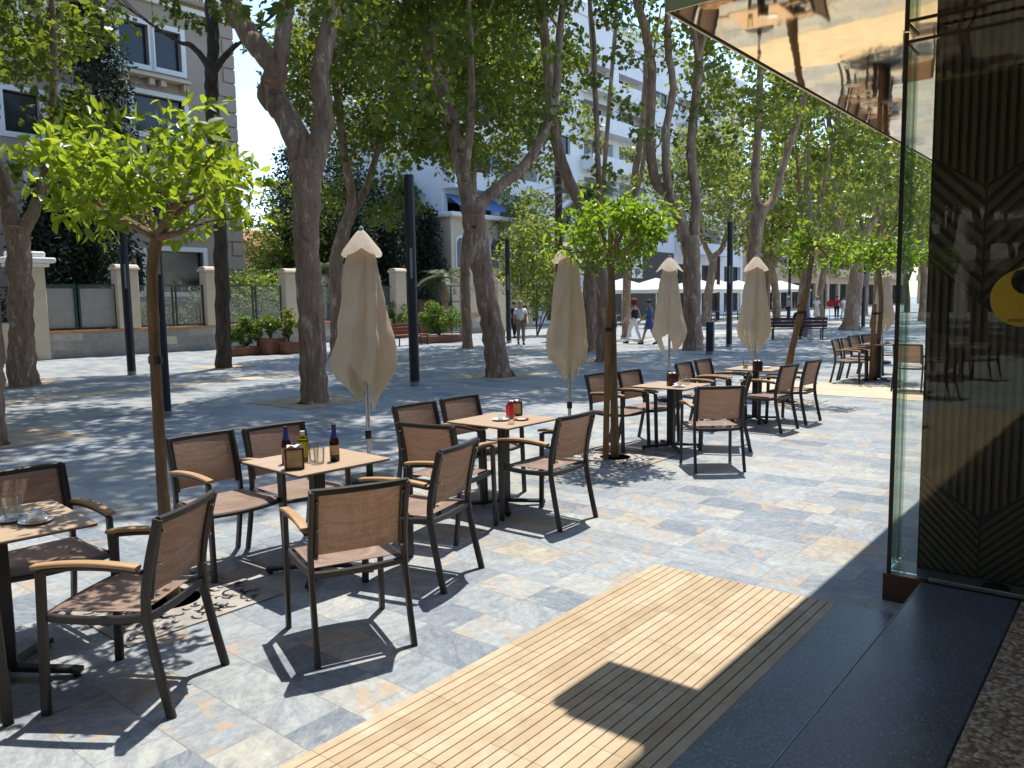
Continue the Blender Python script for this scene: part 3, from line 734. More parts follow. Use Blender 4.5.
chairs = [
 # px ends of the back, facing, label, group
 (None, None, -40, 'brown mesh armchair behind the table laid with two saucers, its back to the plaza', 'A', Vector((-2.71, 4.20, 0))),
 ((161, 520), (210.4, 493), 174, 'large brown mesh armchair in front, standing on the tree grate and facing left', 'A', None),
 (None, None, 50, 'armchair cut off by the left edge with only a black front leg showing', 'A', Vector((-2.68, 2.87, 0))),
 ((168, 440.5), (229.8, 431), -39, 'brown armchair between the near orange tree trunk and the table with beer bottles', 'B', None),
 ((244, 430.4), (302, 422.5), -43, 'armchair half hidden behind the beer bottles and napkin box on their table', 'B', None),
 ((315, 492), (404, 481), 118, 'nearest armchair with its back to us, before the table with beer bottles', 'B', None),
 ((441.7, 451.8), (475.4, 440), 155, 'armchair to the right of the beer bottle table, seen from behind and turned left', 'B', None),
 ((393, 407.8), (434.4, 401.9), -41, 'left one of two armchairs behind the table with the red cup', 'C', None),
 ((440.6, 400.8), (476.6, 395.3), -40, 'right one of two armchairs behind the table with the red cup', 'C', None),
 ((400.3, 423.8), (450, 427), 62, 'armchair facing away at the left end of the table with the red cup', 'C', None),
 ((557.8, 419.5), (594.5, 411.7), 141, 'armchair with sunlit pale back at the right of the table with the red cup', 'C', None),
 ((584, 375.8), (611, 372.5), -43, 'armchair partly behind the stake and trunk of the staked orange tree', 'D', None),
 ((616, 373), (641, 369.5), -41, 'armchair just right of the staked orange tree, behind the table with the dark menu box', 'D', None),
 ((698, 387.7), (743.4, 386.9), 91, 'armchair seen squarely from behind at the table with the dark menu box', 'D', None),
 (None, None, 165, 'armchair seen edge on between two tables, behind the square-backed armchair', 'D', Vector((2.72, 8.92, 0))),
 ((674.7, 364.7), (691, 361.9), -37, 'armchair in side view left of the fourth table, the nearer of an overlapping pair', 'E', None),
 (None, None, -39, 'armchair in side view left of the fourth table, the farther of an overlapping pair', 'E', Vector((2.72, 11.16, 0))),
 ((781, 366.6), (799, 364.2), 136, 'armchair right of the fourth table with its legs in full sun, nearer of two', 'E', None),
 ((808, 362), (820, 360), 137, 'outermost armchair right of the fourth table, beside the sand coloured paving band', 'E', None),
 (None, None, -37, 'leftmost armchair of the far table near the glass corner', 'F', Vector((6.52, 15.81, 0))),
 (None, None, -40, 'second armchair in the row left of the far table near the glass corner', 'F', Vector((6.92, 16.3, 0))),
 (None, None, -48, 'small armchair behind the far table near the glass corner, left of the stake', 'F', Vector((7.5, 17.2, 0))),
 (None, None, -70, 'armchair behind the far table near the glass corner, right of the stake', 'F', Vector((8.05, 17.64, 0))),
 (None, None, 48, 'armchair seen through the corner glass with its back towards us', 'F', Vector((7.0, 13.85, 0))),
]
for i, (a, b, face, label, grp, mid) in enumerate(chairs):
    o = CH if i == 0 else copy_tree(CH)
    o['label'] = label; o['group'] = 'brown mesh armchairs on the terrace'
    o.location, rz = seat_at(a, b, face, mid=mid); o.rotation_euler.z = rz

# ------------------------------------------------------------------ tables
def make_table():
    t = empty('terrace_table', '', 'table')
    tp = MB().box((0, 0, .735), (.67, .67, .010), None, .003); top = tp.build('tabletop', 'table_laminate', t)
    MB().box((0, 0, .7268), (.664, .664, .006)).build('edge', 'table_edge', top, smooth=False)
    MB().box((0, 0, .385), (.078, .078, .66), None, .006).build('column', 'black_metal', t)
    MB().box((0, 0, .719), (.34, .34, .008)).build('mounting_plate', 'black_metal', t, smooth=False)
    ba = MB()
    for k in range(4):
        a = k * math.pi / 2 + math.pi / 4; d = Vector((math.cos(a), math.sin(a), 0))
        ba.bar([d * .03 + Vector((0, 0, .05)), d * .32 + Vector((0, 0, .034)), d * .345 + Vector((0, 0, .03))], .052, .026)
        ba.lathe([(.016, 0), (.016, .022)], 10, d * .325)
    ba.build('base', 'black_metal', t)
    return t
TB = make_table()
tables = [((-2.40, 3.54), 46, 'terrace table with two saucers and a glass, cut by the left edge'),
          ((-1.26, 4.94), 47, 'terrace table carrying beer bottles, glasses and a napkin box'),
          ((-.08, 6.52), 50, 'terrace table carrying a red cup, saucer and small plate'),
          ((1.83, 8.97), 51, 'terrace table with dark menu box and glasses beside the staked orange tree'),
          ((3.42, 10.95), 52, 'fourth terrace table with a yellowish drink and dark box, before the fourth umbrella'),
          ((7.5, 15.95), 50, 'far terrace table beside the thin stake, next to the glass corner')]
for i, (p, a, lab) in enumerate(tables):
    o = TB if i == 0 else copy_tree(TB)
    o.location = (p[0], p[1], 0); o.rotation_euler.z = R(a); o['label'] = lab; o['group'] = 'square terrace tables'
for k, (u_, w_) in enumerate([(-1.5, 3.3), (-5., 3.4), (-8.6, 3.3)]):
    o = copy_tree(TB); o.location = UW(u_, w_); o.rotation_euler.z = TH; o['label'] = 'terrace table left of the doorway, seen only as a reflection in the shop glass'; o['group'] = 'tables mirrored in the glass'
    for an in (0, 90, 180, 270):
        d_ = UW(math.cos(R(an)), math.sin(R(an))); o = copy_tree(CH); o.location = UW(u_, w_) + d_ * .62; o.rotation_euler.z = math.atan2(-d_.y, -d_.x) - math.pi / 2 + .1 * k
        o['label'] = 'brown armchair left of the doorway, seen only as a reflection in the shop glass'; o['group'] = 'chairs mirrored in the glass'
ZT = .7402
# table ware
def tumbler(loc, label, r=.036, h=.095, fill=None):
    t = empty('drinking_glass', label, 'glass', loc, 0, 'glasses on the tables')
    MB().lathe([(r * .78, .0), (r * .82, .004), (r, h), (r * .94, h), (r * .76, .008), (.001, .007)], 24).build('glass_body', 'tumbler_glass', t)
    if fill: MB().lathe([(.001, .0085), (r * .745, .0085), (r * .745 + (r * .2) * fill[1], h * fill[1]), (.001, h * fill[1])], 20).build('drink', fill[0], t)
    return t
def saucer_cup(loc, label, napkin=False, cup=True, rz=0.):
    t = empty('coffee_cup' if cup else 'saucer', label, 'cup' if cup else 'saucer', loc, rz, 'crockery on the tables')
    MB().lathe([(.035, 0), (.04, .003), (.072, .014), (.073, .017), (.038, .006), (.001, .006)], 28).build('saucer', 'porcelain', t)
    if cup:
        MB().lathe([(.020, .0065), (.024, .009), (.036, .055), (.0335, .055), (.021, .012), (.001, .011)], 24).build('cup', 'porcelain', t)
        MB().tube([(.034, 0, .045), (.05, 0, .045), (.053, 0, .03), (.046, 0, .02), (.029, 0, .022)], .004, 8, (0, 1, 0)).build('handle', 'porcelain', t)
    else:
        MB().tube([(-.05, .02, .02), (.0, .03, .021), (.05, .01, .021)], .003, 6).build('spoon', 'steel', t)
    if napkin:
        rng = random.Random(4)
        MB().sheet(lambda a, b: (-.055 + a * .075 + .01 * math.sin(b * 9), -.05 + b * .085, .022 + .018 * math.sin(a * 6 + b * 3) * a + .022 * math.sin(b * 3.1)), 9, 9, .001).build('napkin', 'paper', t)
    return t
def bottle(loc, label):
    t = empty('beer_bottle', label, 'bottle', loc, 0, 'brown beer bottles with blue neck foil')
    MB().lathe([(.001, 0), (.027, 0), (.030, .004), (.030, .118), (.027, .138), (.0165, .168), (.0135, .20), (.0135, .228)], 24).build('bottle_body', 'brown_glass', t)
    MB().lathe([(.0272, .002), (.0272, .07), (.001, .07)], 20).build('beer', 'coffee', t)
    MB().lathe([(.0245, .149), (.0175, .1685), (.0145, .20), (.0145, .222), (.0135, .2225)], 24, cap=False).build('neck_label', 'label_blue', t)
    MB().lathe([(.0308, .045), (.0308, .105)], 24, cap=False).build('body_label', 'card', t)
    MB().lathe([(.0148, .2225), (.0155, .225), (.0155, .231), (.0135, .234), (.001, .234)], 16).build('cap', 'wine_box', t)
    return t
def napbox(loc, label, rz, h=.13, m='wine_box', face='card'):
    t = empty('napkin_dispenser', label, 'napkin box', loc, rz, 'napkin boxes on the tables')
    f = MB()
    for s in (-1, 1): f.box((s * .052, 0, h / 2), (.010, .07, h), None, .002)
    f.box((0, 0, .006), (.094, .07, .012)); f.box((0, 0, h - .005), (.094, .07, .010)); f.build('box_frame', m, t)
    MB().box((0, 0, h / 2), (.094, .052, h - .024)).build('advert_panel', face, t, smooth=False)
    MB().sheet(lambda a, b: (-.04 + .08 * a, -.02 + .04 * b + .006 * math.sin(9 * a), h + .004 + .014 * math.sin(a * 5 + b * 4) ** 2), 9, 5, .001).build('napkins', 'paper', t)
    return t
def T(px, py): return gnd(px, py, ZT)
saucer_cup(T(12, 521), 'white saucer under the tall glass on the left edge table', cup=False)
tumbler(T(13, 521.5) + Vector((0, 0, .0075)), 'clear glass standing on a saucer on the left edge table', .04, .115)
saucer_cup(T(36, 523), 'white coffee cup and saucer with crumpled napkin on the left edge table', True, True, 2.0)
napbox(T(294.5, 469), 'napkin box with tan advert face at the near corner of the bottle table', R(20))
bottle(T(287, 463.5), 'beer bottle standing behind the napkin box')
bottle(T(335, 461), 'beer bottle standing alone at the right of the glasses')
ob = empty('oil_bottle', 'yellow green oil bottle with white top right of the napkin box', 'bottle', T(303.5, 461.5))
MB().lathe([(.001, 0), (.03, 0), (.032, .004), (.032, .145), (.024, .162), (.013, .17), (.013, .185)], 24).build('bottle_body', 'oil_glass', ob)
simple('oil', (.42, .40, .03), .3); simple('oil_label', (.50, .48, .06), .5, 0, .2, 30)
MB().lathe([(.029, .003), (.029, .14), (.001, .14)], 20).build('oil', 'oil', ob)
MB().lathe([(.0326, .03), (.0326, .13)], 24, cap=False).build('label_wrap', 'oil_label', ob)
MB().lathe([(.015, .172), (.015, .195), (.001, .196)], 16).build('cap', 'white_plastic', ob)
tumbler(T(314, 461.5), 'clear glass next to the oil bottle, left of a pair', .035, .125)
tumbler(T(319.5, 463.3), 'clear glass in front, right of a pair beside the oil bottle', .036, .10)
saucer_cup(T(500.5, 420.5), 'white coffee cup on saucer left of the red cup', False, True, 1.)
rc = empty('red_cup', 'bright red plastic cup standing before the menu on the third table', 'cup', T(510, 418.5))
MB().lathe([(.001, 0), (.032, 0), (.036, .11), (.036, .118), (.033, .118), (.03, .01), (.001, .008)], 20).build('cup_body', 'red_plastic', rc)
napbox(T(515, 415.5), 'napkin box standing behind the red cup', R(35), .12)
tumbler(T(511.5, 424), 'small clear glass at the near corner of the red cup table', .03, .07)
rp = empty('small_plate', 'small plate with red rim right of the red cup', 'plate', T(521.5, 420))
MB().lathe([(.001, 0), (.04, 0), (.062, .008), (.063, .011), (.04, .004), (.001, .004)], 24).build('dish', 'red_plate', rp)
MB().lathe([(.001, .0045), (.036, .0045), (.036, .011), (.001, .012)], 20).build('napkin', 'paper', rp)
napbox(T(672.5, 385.5), 'dark menu box on the table beside the staked orange tree', R(15), .135, 'wine_box', 'wine_box')
tumbler(T(681, 383.5), 'glass with amber drink right of the dark menu box', .036, .10, ('oil', .35))
tumbler(T(687, 384), 'clear glass at the right of the amber drink', .036, .105)
saucer_cup(T(679, 387), 'white cup on saucer before the amber drink', True, True)
tumbler(T(745.5, 368.5), 'glass with yellowish drink on the fourth table', .04, .115, ('oil', .5))
napbox(T(757.5, 370.5), 'dark box in the middle of the fourth table', R(10), .125, 'wine_box', 'bench_dark')
saucer_cup(T(766, 368), 'white saucer right of the dark box on the fourth table', cup=False)
tumbler(T(875, 344), 'clear glass on the far table near the glass corner', .036, .10)
saucer_cup(T(887, 344), 'white cup with napkin on the far table near the glass corner', True, True)

# ------------------------------------------------------------------ closed umbrellas
def umbrella(loc, label, seed, ztop=2.43, zbot=.76, rot=0., k=1.):
    t = empty('closed_umbrella', label, 'umbrella', loc, rot, 'closed beige umbrellas along the terrace')
    rng = random.Random(seed)
    H = ztop - zbot
    prof = [(0, .03), (.06, .085), (.13, .135), (.25, .175), (.4, .215), (.55, .255), (.66, .295), (.74, .315), (.82, .275), (.9, .19), (.96, .13), (1, .10)]
    def pr(s):
        for (a, b), (c, d) in zip(prof, prof[1:]):
            if s <= c: return b + (d - b) * (s - a) / (c - a)
        return prof[-1][1]
    amp = [rng.uniform(.6, 1.35) for _ in range(8)]; ph = rng.uniform(0, 6.28); ph2 = rng.uniform(0, 6.28)
    tw = rng.uniform(.3, .7)
    def cloth(a, b):
        th = 2 * math.pi * a
        tip = (.5 + .5 * math.cos(2 * th + ph)) ** 1.3
        tip = max(tip, .75 * (.5 + .5 * math.cos(3 * th + ph2)) ** 3)
        hem = .745 + .255 * tip + .02 * math.sin(7 * th + ph2) + .012 * math.sin(13 * th)
        s = b * hem
        r = pr(s)
        th2 = th + tw * s
        rid = abs(math.sin(4 * th2)); am = amp[int(8 * ((th2 / (2 * math.pi)) % 1)) % 8]
        depth = (.16 + .50 * min(1, s * 1.5)) * am
        r *= 1 - depth * (1 - (1 - rid) ** .7) * .55 + .06 * math.sin(3 * th2 + ph) * s
        r *= 1 + .06 * math.sin(15 * s + 5 * th2 + ph) * s + .035 * math.sin(31 * s - 9 * th2 + ph2) * s + .03 * math.sin(11 * th2 + 23 * s)
        r *= 1 - .34 * min(1, .25 + s) * (1 - abs(math.cos(2.5 * th + ph + .9 * s)) ** .8) * (.7 + .5 * math.sin(th + ph2))
        r *= k * 1.03
        el = 1.08 if True else 1
        return Vector((r * math.cos(th) * el, r * math.sin(th) / el * .94, ztop - .06 - s * (H - .06) - .015 * rid * s))
    MB().grid(cloth, 160, 60, True).build('canopy_cloth', 'canvas', t)
    def vent(a, b):
        th = 2 * math.pi * a; r = .022 + .165 * k * b * (1 + .34 * abs(math.cos(2 * th + ph)) ** 1.5 - .10)
        sag = .06 * abs(math.sin(2 * th + ph)) ** 1.5
        return Vector((r * math.cos(th), r * math.sin(th), ztop - .012 - .21 * b ** 1.15 * (1 + .35 * (abs(math.cos(2 * th + ph)) - .5) * b) + 0 * sag))
    MB().grid(vent, 64, 12, True).build('vent_flap', 'canvas', t)
    MB().lathe([(.012, ztop - .03), (.024, ztop - .02), (.024, ztop + .012), (.018, ztop + .02), (.001, ztop + .022)], 16).build('finial', 'steel', t)
    MB().lathe([(.021, .03), (.021, ztop - .02)], 14).build('pole', 'steel', t)
    MB().lathe([(.03, .43), (.032, .44), (.032, .50), (.03, .51)], 14).build('collar', 'black_metal', t)
    MB().lathe([(.22, .0), (.23, .01), (.23, .05), (.20, .062), (.035, .066), (.032, .19), (.022, .19)], 28).build('base', 'black_metal', t)
    return t
def umb_at(px, Y, label, seed, **kw):
    p = at(px, 300, Y); umbrella((p[0], p[1], 0), label, seed, **kw)
umb_at(363.5, 7.5, 'closed umbrella behind the beer bottle table, nearest of the row', 3, rot=.2)
umb_at(568.5, 9.4, 'closed umbrella left of the staked orange tree', 8, rot=1.1)
umb_at(669.5, 13.3, 'closed umbrella right of the staked orange tree', 12, rot=2.0, k=1.02)
umb_at(755.5, 13.5, 'closed umbrella with pale flap behind the fourth table', 21, rot=.6, k=1.05)
umb_at(883.5, 20.0, 'closed umbrella behind the far table, half cut by the glass corner', 33, rot=1.5)

# ------------------------------------------------------------------ orange trees on the terrace
def branchy(mb, start, r0, targets, seed):
    rng = random.Random(seed); st = Vector(start)
    for k, tg in enumerate(targets):
        tg = Vector(tg); mid = st.lerp(tg, .5) + Vector((rng.uniform(-.06, .06), rng.uniform(-.06, .06), rng.uniform(-.03, .07)))
        limb(mb, [st, mid, tg], [r0, r0 * .6, r0 * .22], 8, 3, .05, seed + k)
        for q in range(2):
            a = mid.lerp(tg, .4 * q + .1); e = a + Vector((rng.uniform(-.25, .25), rng.uniform(-.25, .25), rng.uniform(.02, .24)))
            limb(mb, [a, a.lerp(e, .5) + Vector((0, 0, .02)), e], [r0 * .32, r0 * .2, r0 * .1], 6, 2, .05, seed + 9 + q)
def orange_tree(base, trunk, tr_r, crown_c, crown_r, n, leaf, m, seed, label, clumps=60, flat=1.):
    base = Vector(base); t = empty('orange_tree', label, 'tree', base, 0, 'young orange trees on the terrace')
    mb = MB(); tp = [Vector(p) - base for p in trunk]
    tp[0].z = -.05
    limb(mb, tp, tr_r, 12, 5, .05, seed)
    rng = np.random.default_rng(seed); cc = np.array(crown_c) - np.array(base); cr = np.array(crown_r)
    cs = []
    while len(cs) < clumps:
        d = rng.normal(size=3); d /= np.linalg.norm(d); k = rng.uniform(.3 * flat if flat == 1. else .5, 1) ** .6; p = d * k
        if p[2] < -.85 or (p[2] < -.05 and np.hypot(p[0], p[1]) < .55): continue
        cs.append(cc + p * cr * .88 * rng.uniform(.75, 1.22))
    cs = np.array(cs)
    fork = tp[-1]
    pick = [cs[i] for i in rng.choice(len(cs), 12, replace=False)]
    branchy(mb, fork, tr_r[-1] * .72, pick, seed)
    mb.build('trunk', 'orange_bark', t)
    rs = rng.uniform(.07, .19, clumps) * (cr[0] / .7)
    p, o = cloud(rng, cs, rs, n / clumps / .0225 / (cr[0] / .7) ** 2, .8)
    v, tr_ = leaves(rng, p, leaf, .35, o, .35, .22, 'citrus', .35)
    ob = link('crown', rawmesh('crown', v, tr_, m), t)
    return t
YA = 4.49
orange_tree((-2.04, YA, 0), [at(174, 600, YA), at(166, 525, YA), at(160, 450, YA), at(157, 390, YA), at(154, 330, YA), at(152, 275, YA), at(157, 238, YA)], [.042, .036, .032, .031, .031, .031, .034],
            at(150, 180, YA), (.72, .62, .40), 2150, .086, 'orange_leaf', 5, 'nearest orange tree with bright yellow green crown over the left tables', 90, .5)
YB = 8.52
orange_tree((1.14, YB, 0), [at(615, 456, YB), at(614, 400, YB), at(613, 350, YB), at(612, 300, YB), at(611, 262, YB)], [.05, .042, .04, .038, .038],
            at(614, 235, YB), (.66, .62, .47), 2300, .09, 'orange_leaf_mid', 6, 'staked orange tree with round green crown between second and third umbrella', 80, .5)
YC = 12.83
orange_tree(gnd(787, 402), [at(787, 402, YC), at(790, 365, YC), at(797, 330, YC), at(806, 295, YC), at(811, 262, YC), at(812, 245, YC)], [.045, .043, .045, .045, .04, .04],
            at(816, 252, YC), (.56, .5, .45), 800, .11, 'orange_leaf_mid', 7, 'thin leaning orange tree with small split crown behind the fourth table', 34)
YD = 16.0
orange_tree(gnd(874, 380), [at(874, 380, YD), at(878, 345, YD), at(881, 310, YD), at(880, 285, YD), at(878, 268, YD)], [.05, .045, .045, .045, .045],
            at(889, 256, YD), (.86, .8, .42), 1500, .12, 'orange_leaf_mid', 8, 'orange tree beside the glass corner, its crown partly behind the glass', 60)
for k, (u_, w_) in enumerate([(-2.9, 4.5), (-8, 4.5), (-13, 4.5)]):
    q = UW(u_, w_); orange_tree(q, [q, q + Vector((.03, 0, 1.)), q + Vector((0, .02, 2.05))], [.05, .045, .045], q + Vector((0, 0, 2.55)), (.7, .65, .45), 1500, .10, 'orange_leaf_mid', 60 + k, 'orange tree left of the doorway, seen only as a reflection in the shop glass', 60)
def stake(a, b, r, label, tie=None):
    t = empty('tree_stake', label, 'stake', a, 0, 'wooden tree stakes'); d = Vector(b) - Vector(a)
    MB().tube([(0, 0, -.05), d * .5, d], [r, r * 1.02, r * .96], 12).build('post', 'stake_wood', t)
    if tie is not None:
        p = d * tie[0]; q = Vector(tie[1]) - Vector(a)
        ax = q - p; md = (p + q) / 2; rad = ax.length / 2 + r * 1.25
        prof = [Vector((math.cos(x), math.sin(x), 0)) for x in [2 * math.pi * i / 20 for i in range(21)]]
        an = math.atan2(ax.y, ax.x); rm = Matrix.Rotation(an, 3, 'Z')
        MB().sweep([md + rm @ Vector((v.x * rad, v.y * r * 1.45, 0)) for v in prof], [(-.003, -.02), (.003, -.02), (.003, .02), (-.003, .02)], (0, 0, 1)).build('tie', 'black_metal', t)
p = at(166, 590, YA + .07); p.z = 0
stake(p, at(150, 296, YA + .07), .022, 'wooden stake strapped behind the nearest orange tree trunk', (.78, at(157, 356, YA)))
p = gnd(605.5, 460); stake(p, at(609, 300, p.y), .034, 'orange brown stake strapped left of the staked orange tree trunk', (.82, at(613, 329, YB)))
p = Vector(at(779, 400, YC - .1)); p.z = 0
stake(p, at(806, 290, YC - .1), .05, 'thick leaning wooden stake beside the leaning orange tree', (.80, at(804, 312, YC)))
p = gnd(871, 381); stake(p, at(874.5, 304, p.y), .045, 'thin upright stake in front of the far table', (.86, at(881, 312, YD)))
# tree grates / pits
def grate(c, s, label, m, holes=True):
    t = empty('tree_grate', label, 'grate', c, TH, 'square grates round the orange trees')
    mb = MB(); n = 64
    rng = random.Random(2)
    r0 = .17
    # plate with a round opening
    out = []
    for i in range(n):
        a = 2 * math.pi * i / n; k = 1 / max(abs(math.cos(a)), abs(math.sin(a))); out.append((k * s / 2 * math.cos(a), k * s / 2 * math.sin(a)))
    vs = [(r0 * math.cos(2 * math.pi * i / n), r0 * math.sin(2 * math.pi * i / n), .009) for i in range(n)] + [(x, y, .009) for x, y in out] + [(x, y, .001) for x, y in out] + [(r0 * math.cos(2 * math.pi * i / n), r0 * math.sin(2 * math.pi * i / n), .001) for i in range(n)]
    fs = []
    for i in range(n):
        j = (i + 1) % n; fs += [(i, n + i, n + j, j), (n + i, 2 * n + i, 2 * n + j, n + j), (3 * n + i, i, j, 3 * n + j)]
    mb.add(vs, fs); mb.build('plate', m, t, smooth=False)
    MB().lathe([(.001, .004), (r0 - .004, .004)], 30).build('soil', 'dark_soil', t)
    sl = MB()
    for i in range(230):
        x, y = rng.uniform(-s / 2 + .05, s / 2 - .05), rng.uniform(-s / 2 + .05, s / 2 - .05)
        if math.hypot(x, y) < r0 + .04: continue
        a = rng.uniform(0, 3.14); L = rng.uniform(.018, .04); d = Vector((math.cos(a), math.sin(a), 0)); e = Vector((-d.y, d.x, 0)); w = .009
        pts = []
        for q in range(5):
            f = q / 4 - .5; pts.append(Vector((x, y, .0105)) + d * (f * 2 * L) + e * (.018 * (1 - 4 * f * f)))
        vs = [p + e * w for p in pts] + [p - e * w for p in pts]; sl.add(vs, [(k, k + 1, 5 + k + 1, 5 + k) for k in range(4)])
    sl.build('slot', 'black_metal', t, smooth=False)
simple('grate_rust', (.33, .30, .27), .8, 0, .25, 6, .2)
grate(Vector((-2.04, YA, 0)), .92, 'square patterned tree grate under the nearest orange tree', 'grate_rust')
grate(Vector((1.12, YB - .03, 0)), 1.0, 'square tree grate under the staked orange tree', 'grate_rust')
grate(gnd(787, 402), 1.0, 'square tree grate under the leaning orange tree', 'grate_rust')
grate(gnd(874, 380), 1.0, 'square tree grate under the far orange tree by the glass', 'grate_rust')

# ------------------------------------------------------------------ plane trees
CROWNS = [crown_mesh(11, 5.0, 5.0, 4.3, 150, 215, .15, 'plane_leaf', -.75), crown_mesh(12, 4.8, 5.2, 4.4, 150, 215, .15, 'plane_leaf', -.8),
          crown_mesh(13, 5.2, 4.8, 4.2, 150, 215, .15, 'plane_leaf', -.7)]
FARC = [crown_mesh(15, 5.2, 5.2, 5.4, 130, 75, .27, 'far_leaf', -.85, .3, 'kite', .45), crown_mesh(16, 5.0, 5.4, 5.6, 130, 75, .27, 'far_leaf', -.85, .3, 'kite', .45)]
def plane_tree(label, Y, polys, crown=None, cz=9.2, cs=1., crot=0., off=(0, 0), bark='plane_bark', droop=None, group='plane trees of the avenue', base=None, extend=True, dr=1.):
    """polys: lists of (px, py, width px) all standing at depth Y"""
    b0 = base or gnd(polys[0][0][0], polys[0][0][1])
    b0 = Vector((b0[0], b0[1], 0)); t = empty('plane_tree', label, 'tree', b0, 0, group)
    mb = MB(); seed = int(abs(polys[0][0][0] * 7 + Y * 13)) + 1; rng = random.Random(seed)
    for i, po in enumerate(polys):
        dy = (0 if i == 0 else rng.uniform(-.3, .3))
        pts, rs = [], []
        for k, (px, py, w) in enumerate(po):
            f = 0 if i == 0 else dy * k
            p = at(px, py, Y + f); pts.append(p - b0); rs.append(max(.02, w / 2 / F * (Y + f)))
        if i == 0: pts[0].z = -.15; pts.insert(1, pts[0].lerp(pts[1], .12)); rs.insert(1, rs[0] * 1.02); rs[0] *= 1.42
        if extend and pts[-1].z > 4.2 and (i > 0 or len(polys) == 1):
            d = (pts[-1] - pts[-2]).normalized(); e = pts[-1] + d * 2.5 + Vector((rng.uniform(-.5, .5), rng.uniform(-.5, .5), .6)); pts.append(e); rs.append(rs[-1] * .45)
            for q in range(3):
                s0 = pts[-2].lerp(e, .25 * q); lim = s0 + Vector((rng.uniform(-2, 2), rng.uniform(-2, 2), rng.uniform(.8, 2.4)))
                limb(mb, [s0, s0.lerp(lim, .5) + Vector((0, 0, -.15)), lim], [rs[-2] * .45, rs[-2] * .3, .015], 7, 3, .06, seed + q)
        limb(mb, pts, rs, 16, 6, .10, seed + i)
    mb.build('trunk', bark, t)
    if crown is not None:
        c = link('crown', crown, t, (off[0], off[1], cz), crot); c.scale = (cs, cs, cs)
    if droop:
        rng2 = np.random.default_rng(seed); cl = [np.array(at(px, py, Y + dy) - b0) for px, py, dy in droop]
        cl = [c_ + rng2.normal(size=3) * .35 for c_ in cl for _ in range(2)]
        pp, oo = cloud(rng2, cl, rng2.uniform(.30, .66, len(cl)) * dr, 190 / dr)
        v, tr_ = leaves(rng2, pp, .15, .55, oo, .3, .42, 'plane', .35)
        link('crown', rawmesh('crown', v, tr_, 'plane_leaf'), t)
    return t
plane_tree('mottled plane tree with two great forks, standing behind the nearest umbrella', 13.82,
  [[(314, 403, 29), (312, 350, 26), (310, 300, 26), (307, 250, 24), (307, 200, 26), (306, 165, 32)],
   [(303, 178, 25), (297, 140, 25), (284, 112, 24), (270, 95, 24), (276, 70, 22), (262, 52, 21), (246, 30, 20), (226, -8, 18), (205, -60, 15)],
   [(273, 82, 17), (281, 55, 16), (284, 25, 15), (288, -8, 14), (292, -60, 12)],
   [(309, 180, 24), (319, 140, 21), (324, 112, 19), (320, 78, 17), (326, 40, 17), (334, 0, 15), (340, -60, 12)]],
  CROWNS[0], 11.7, .95, .4, (-.3, .6), droop=[(350, 10, -.6), (390, 30, -.4), (310, 5, .8), (410, 70, .8), (385, 95, 1.2), (240, -5, -.8), (355, 60, 1.4)])
plane_tree('leaning plane tree trunk with a dark knothole, centre left behind the umbrellas', 18.08,
  [[(499, 377, 26), (495, 345, 23), (489, 310, 21), (481, 265, 21), (476, 232, 22), (472, 205, 25)],
   [(470, 212, 17), (463, 175, 15), (455, 135, 15), (445, 100, 14), (434, 65, 13), (427, 35, 13), (423, 0, 12), (420, -50, 10)],
   [(476, 210, 15), (488, 196, 12), (505, 182, 11), (525, 165, 10), (545, 130, 9), (556, 90, 8), (560, 30, 7)],
   [(464, 180, 8), (470, 130, 8), (472, 90, 7), (470, 40, 6)]],
  CROWNS[1], 10.6, .78, 2.1, (-.9, .8), droop=[(400, 60, 0), (430, 110, .5), (500, 60, -.3), (520, 110, .2), (450, 60, -.5), (545, 60, -.5), (490, 105, .8), (415, 140, 1.0), (385, 130, 1.2), (470, 30, -1)])
plane_tree('stout plane tree at the far left beside the garden wall', 17.91,
  [[(25, 386, 28), (22, 350, 24), (21, 300, 23), (19, 255, 22), (16, 225, 22)],
   [(14, 235, 17), (8, 205, 15), (0, 178, 14), (-12, 145, 13), (-20, 90, 11)], [(22, 235, 13), (33, 212, 12), (43, 185, 10), (50, 150, 8), (53, 100, 7), (54, 50, 6), (52, 0, 5)]],
  CROWNS[2], 9.8, .80, 1.0, (-2.4, .5), droop=[(20, 40, -1), (60, 20, -1), (90, 50, -.8), (40, 90, -.6), (75, 110, -.4), (10, 120, -.6), (88, 105, .2), (30, 150, .3), (75, 160, .5), (0, 70, 1), (5, 175, .8), (50, 180, .8), (25, 5, 0)])
plane_tree('plane tree cut by the left edge, only its right flank showing', 9.93, [[(-12, 446, 34), (-12, 400, 30), (-13, 330, 28), (-30, 200, 26)], [(-30, 205, 20), (-60, 60, 16), (-70, -60, 12)], [(-28, 205, 16), (-70, 120, 14), (-120, -40, 10)]],
  CROWNS[0], 10.6, .85, 3.0, (-2.4, .2))
plane_tree('straight dark trunked plane tree before the villa, left of the sky gap', 22.21, [[(224, 368, 16), (223, 330, 14.5), (222, 280, 14), (220, 230, 13), (216, 170, 12.5), (212, 110, 12), (211, 70, 12)],
   [(211, 80, 11), (213, 40, 11), (210, 0, 10), (206, -40, 8)], [(211, 74, 7), (203, 58, 6), (190, 45, 5), (172, 38, 3)], [(212, 76, 7), (222, 60, 6), (236, 45, 5), (246, 38, 3)]],
  CROWNS[1], 13.6, .6, .5, (.2, 0), 'dark_bark', dr=.5, droop=[(185, 8, 0), (200, 22, .3), (236, 20, 0), (243, 48, .3), (222, 5, -.4), (250, 72, .2), (170, 2, 0)])
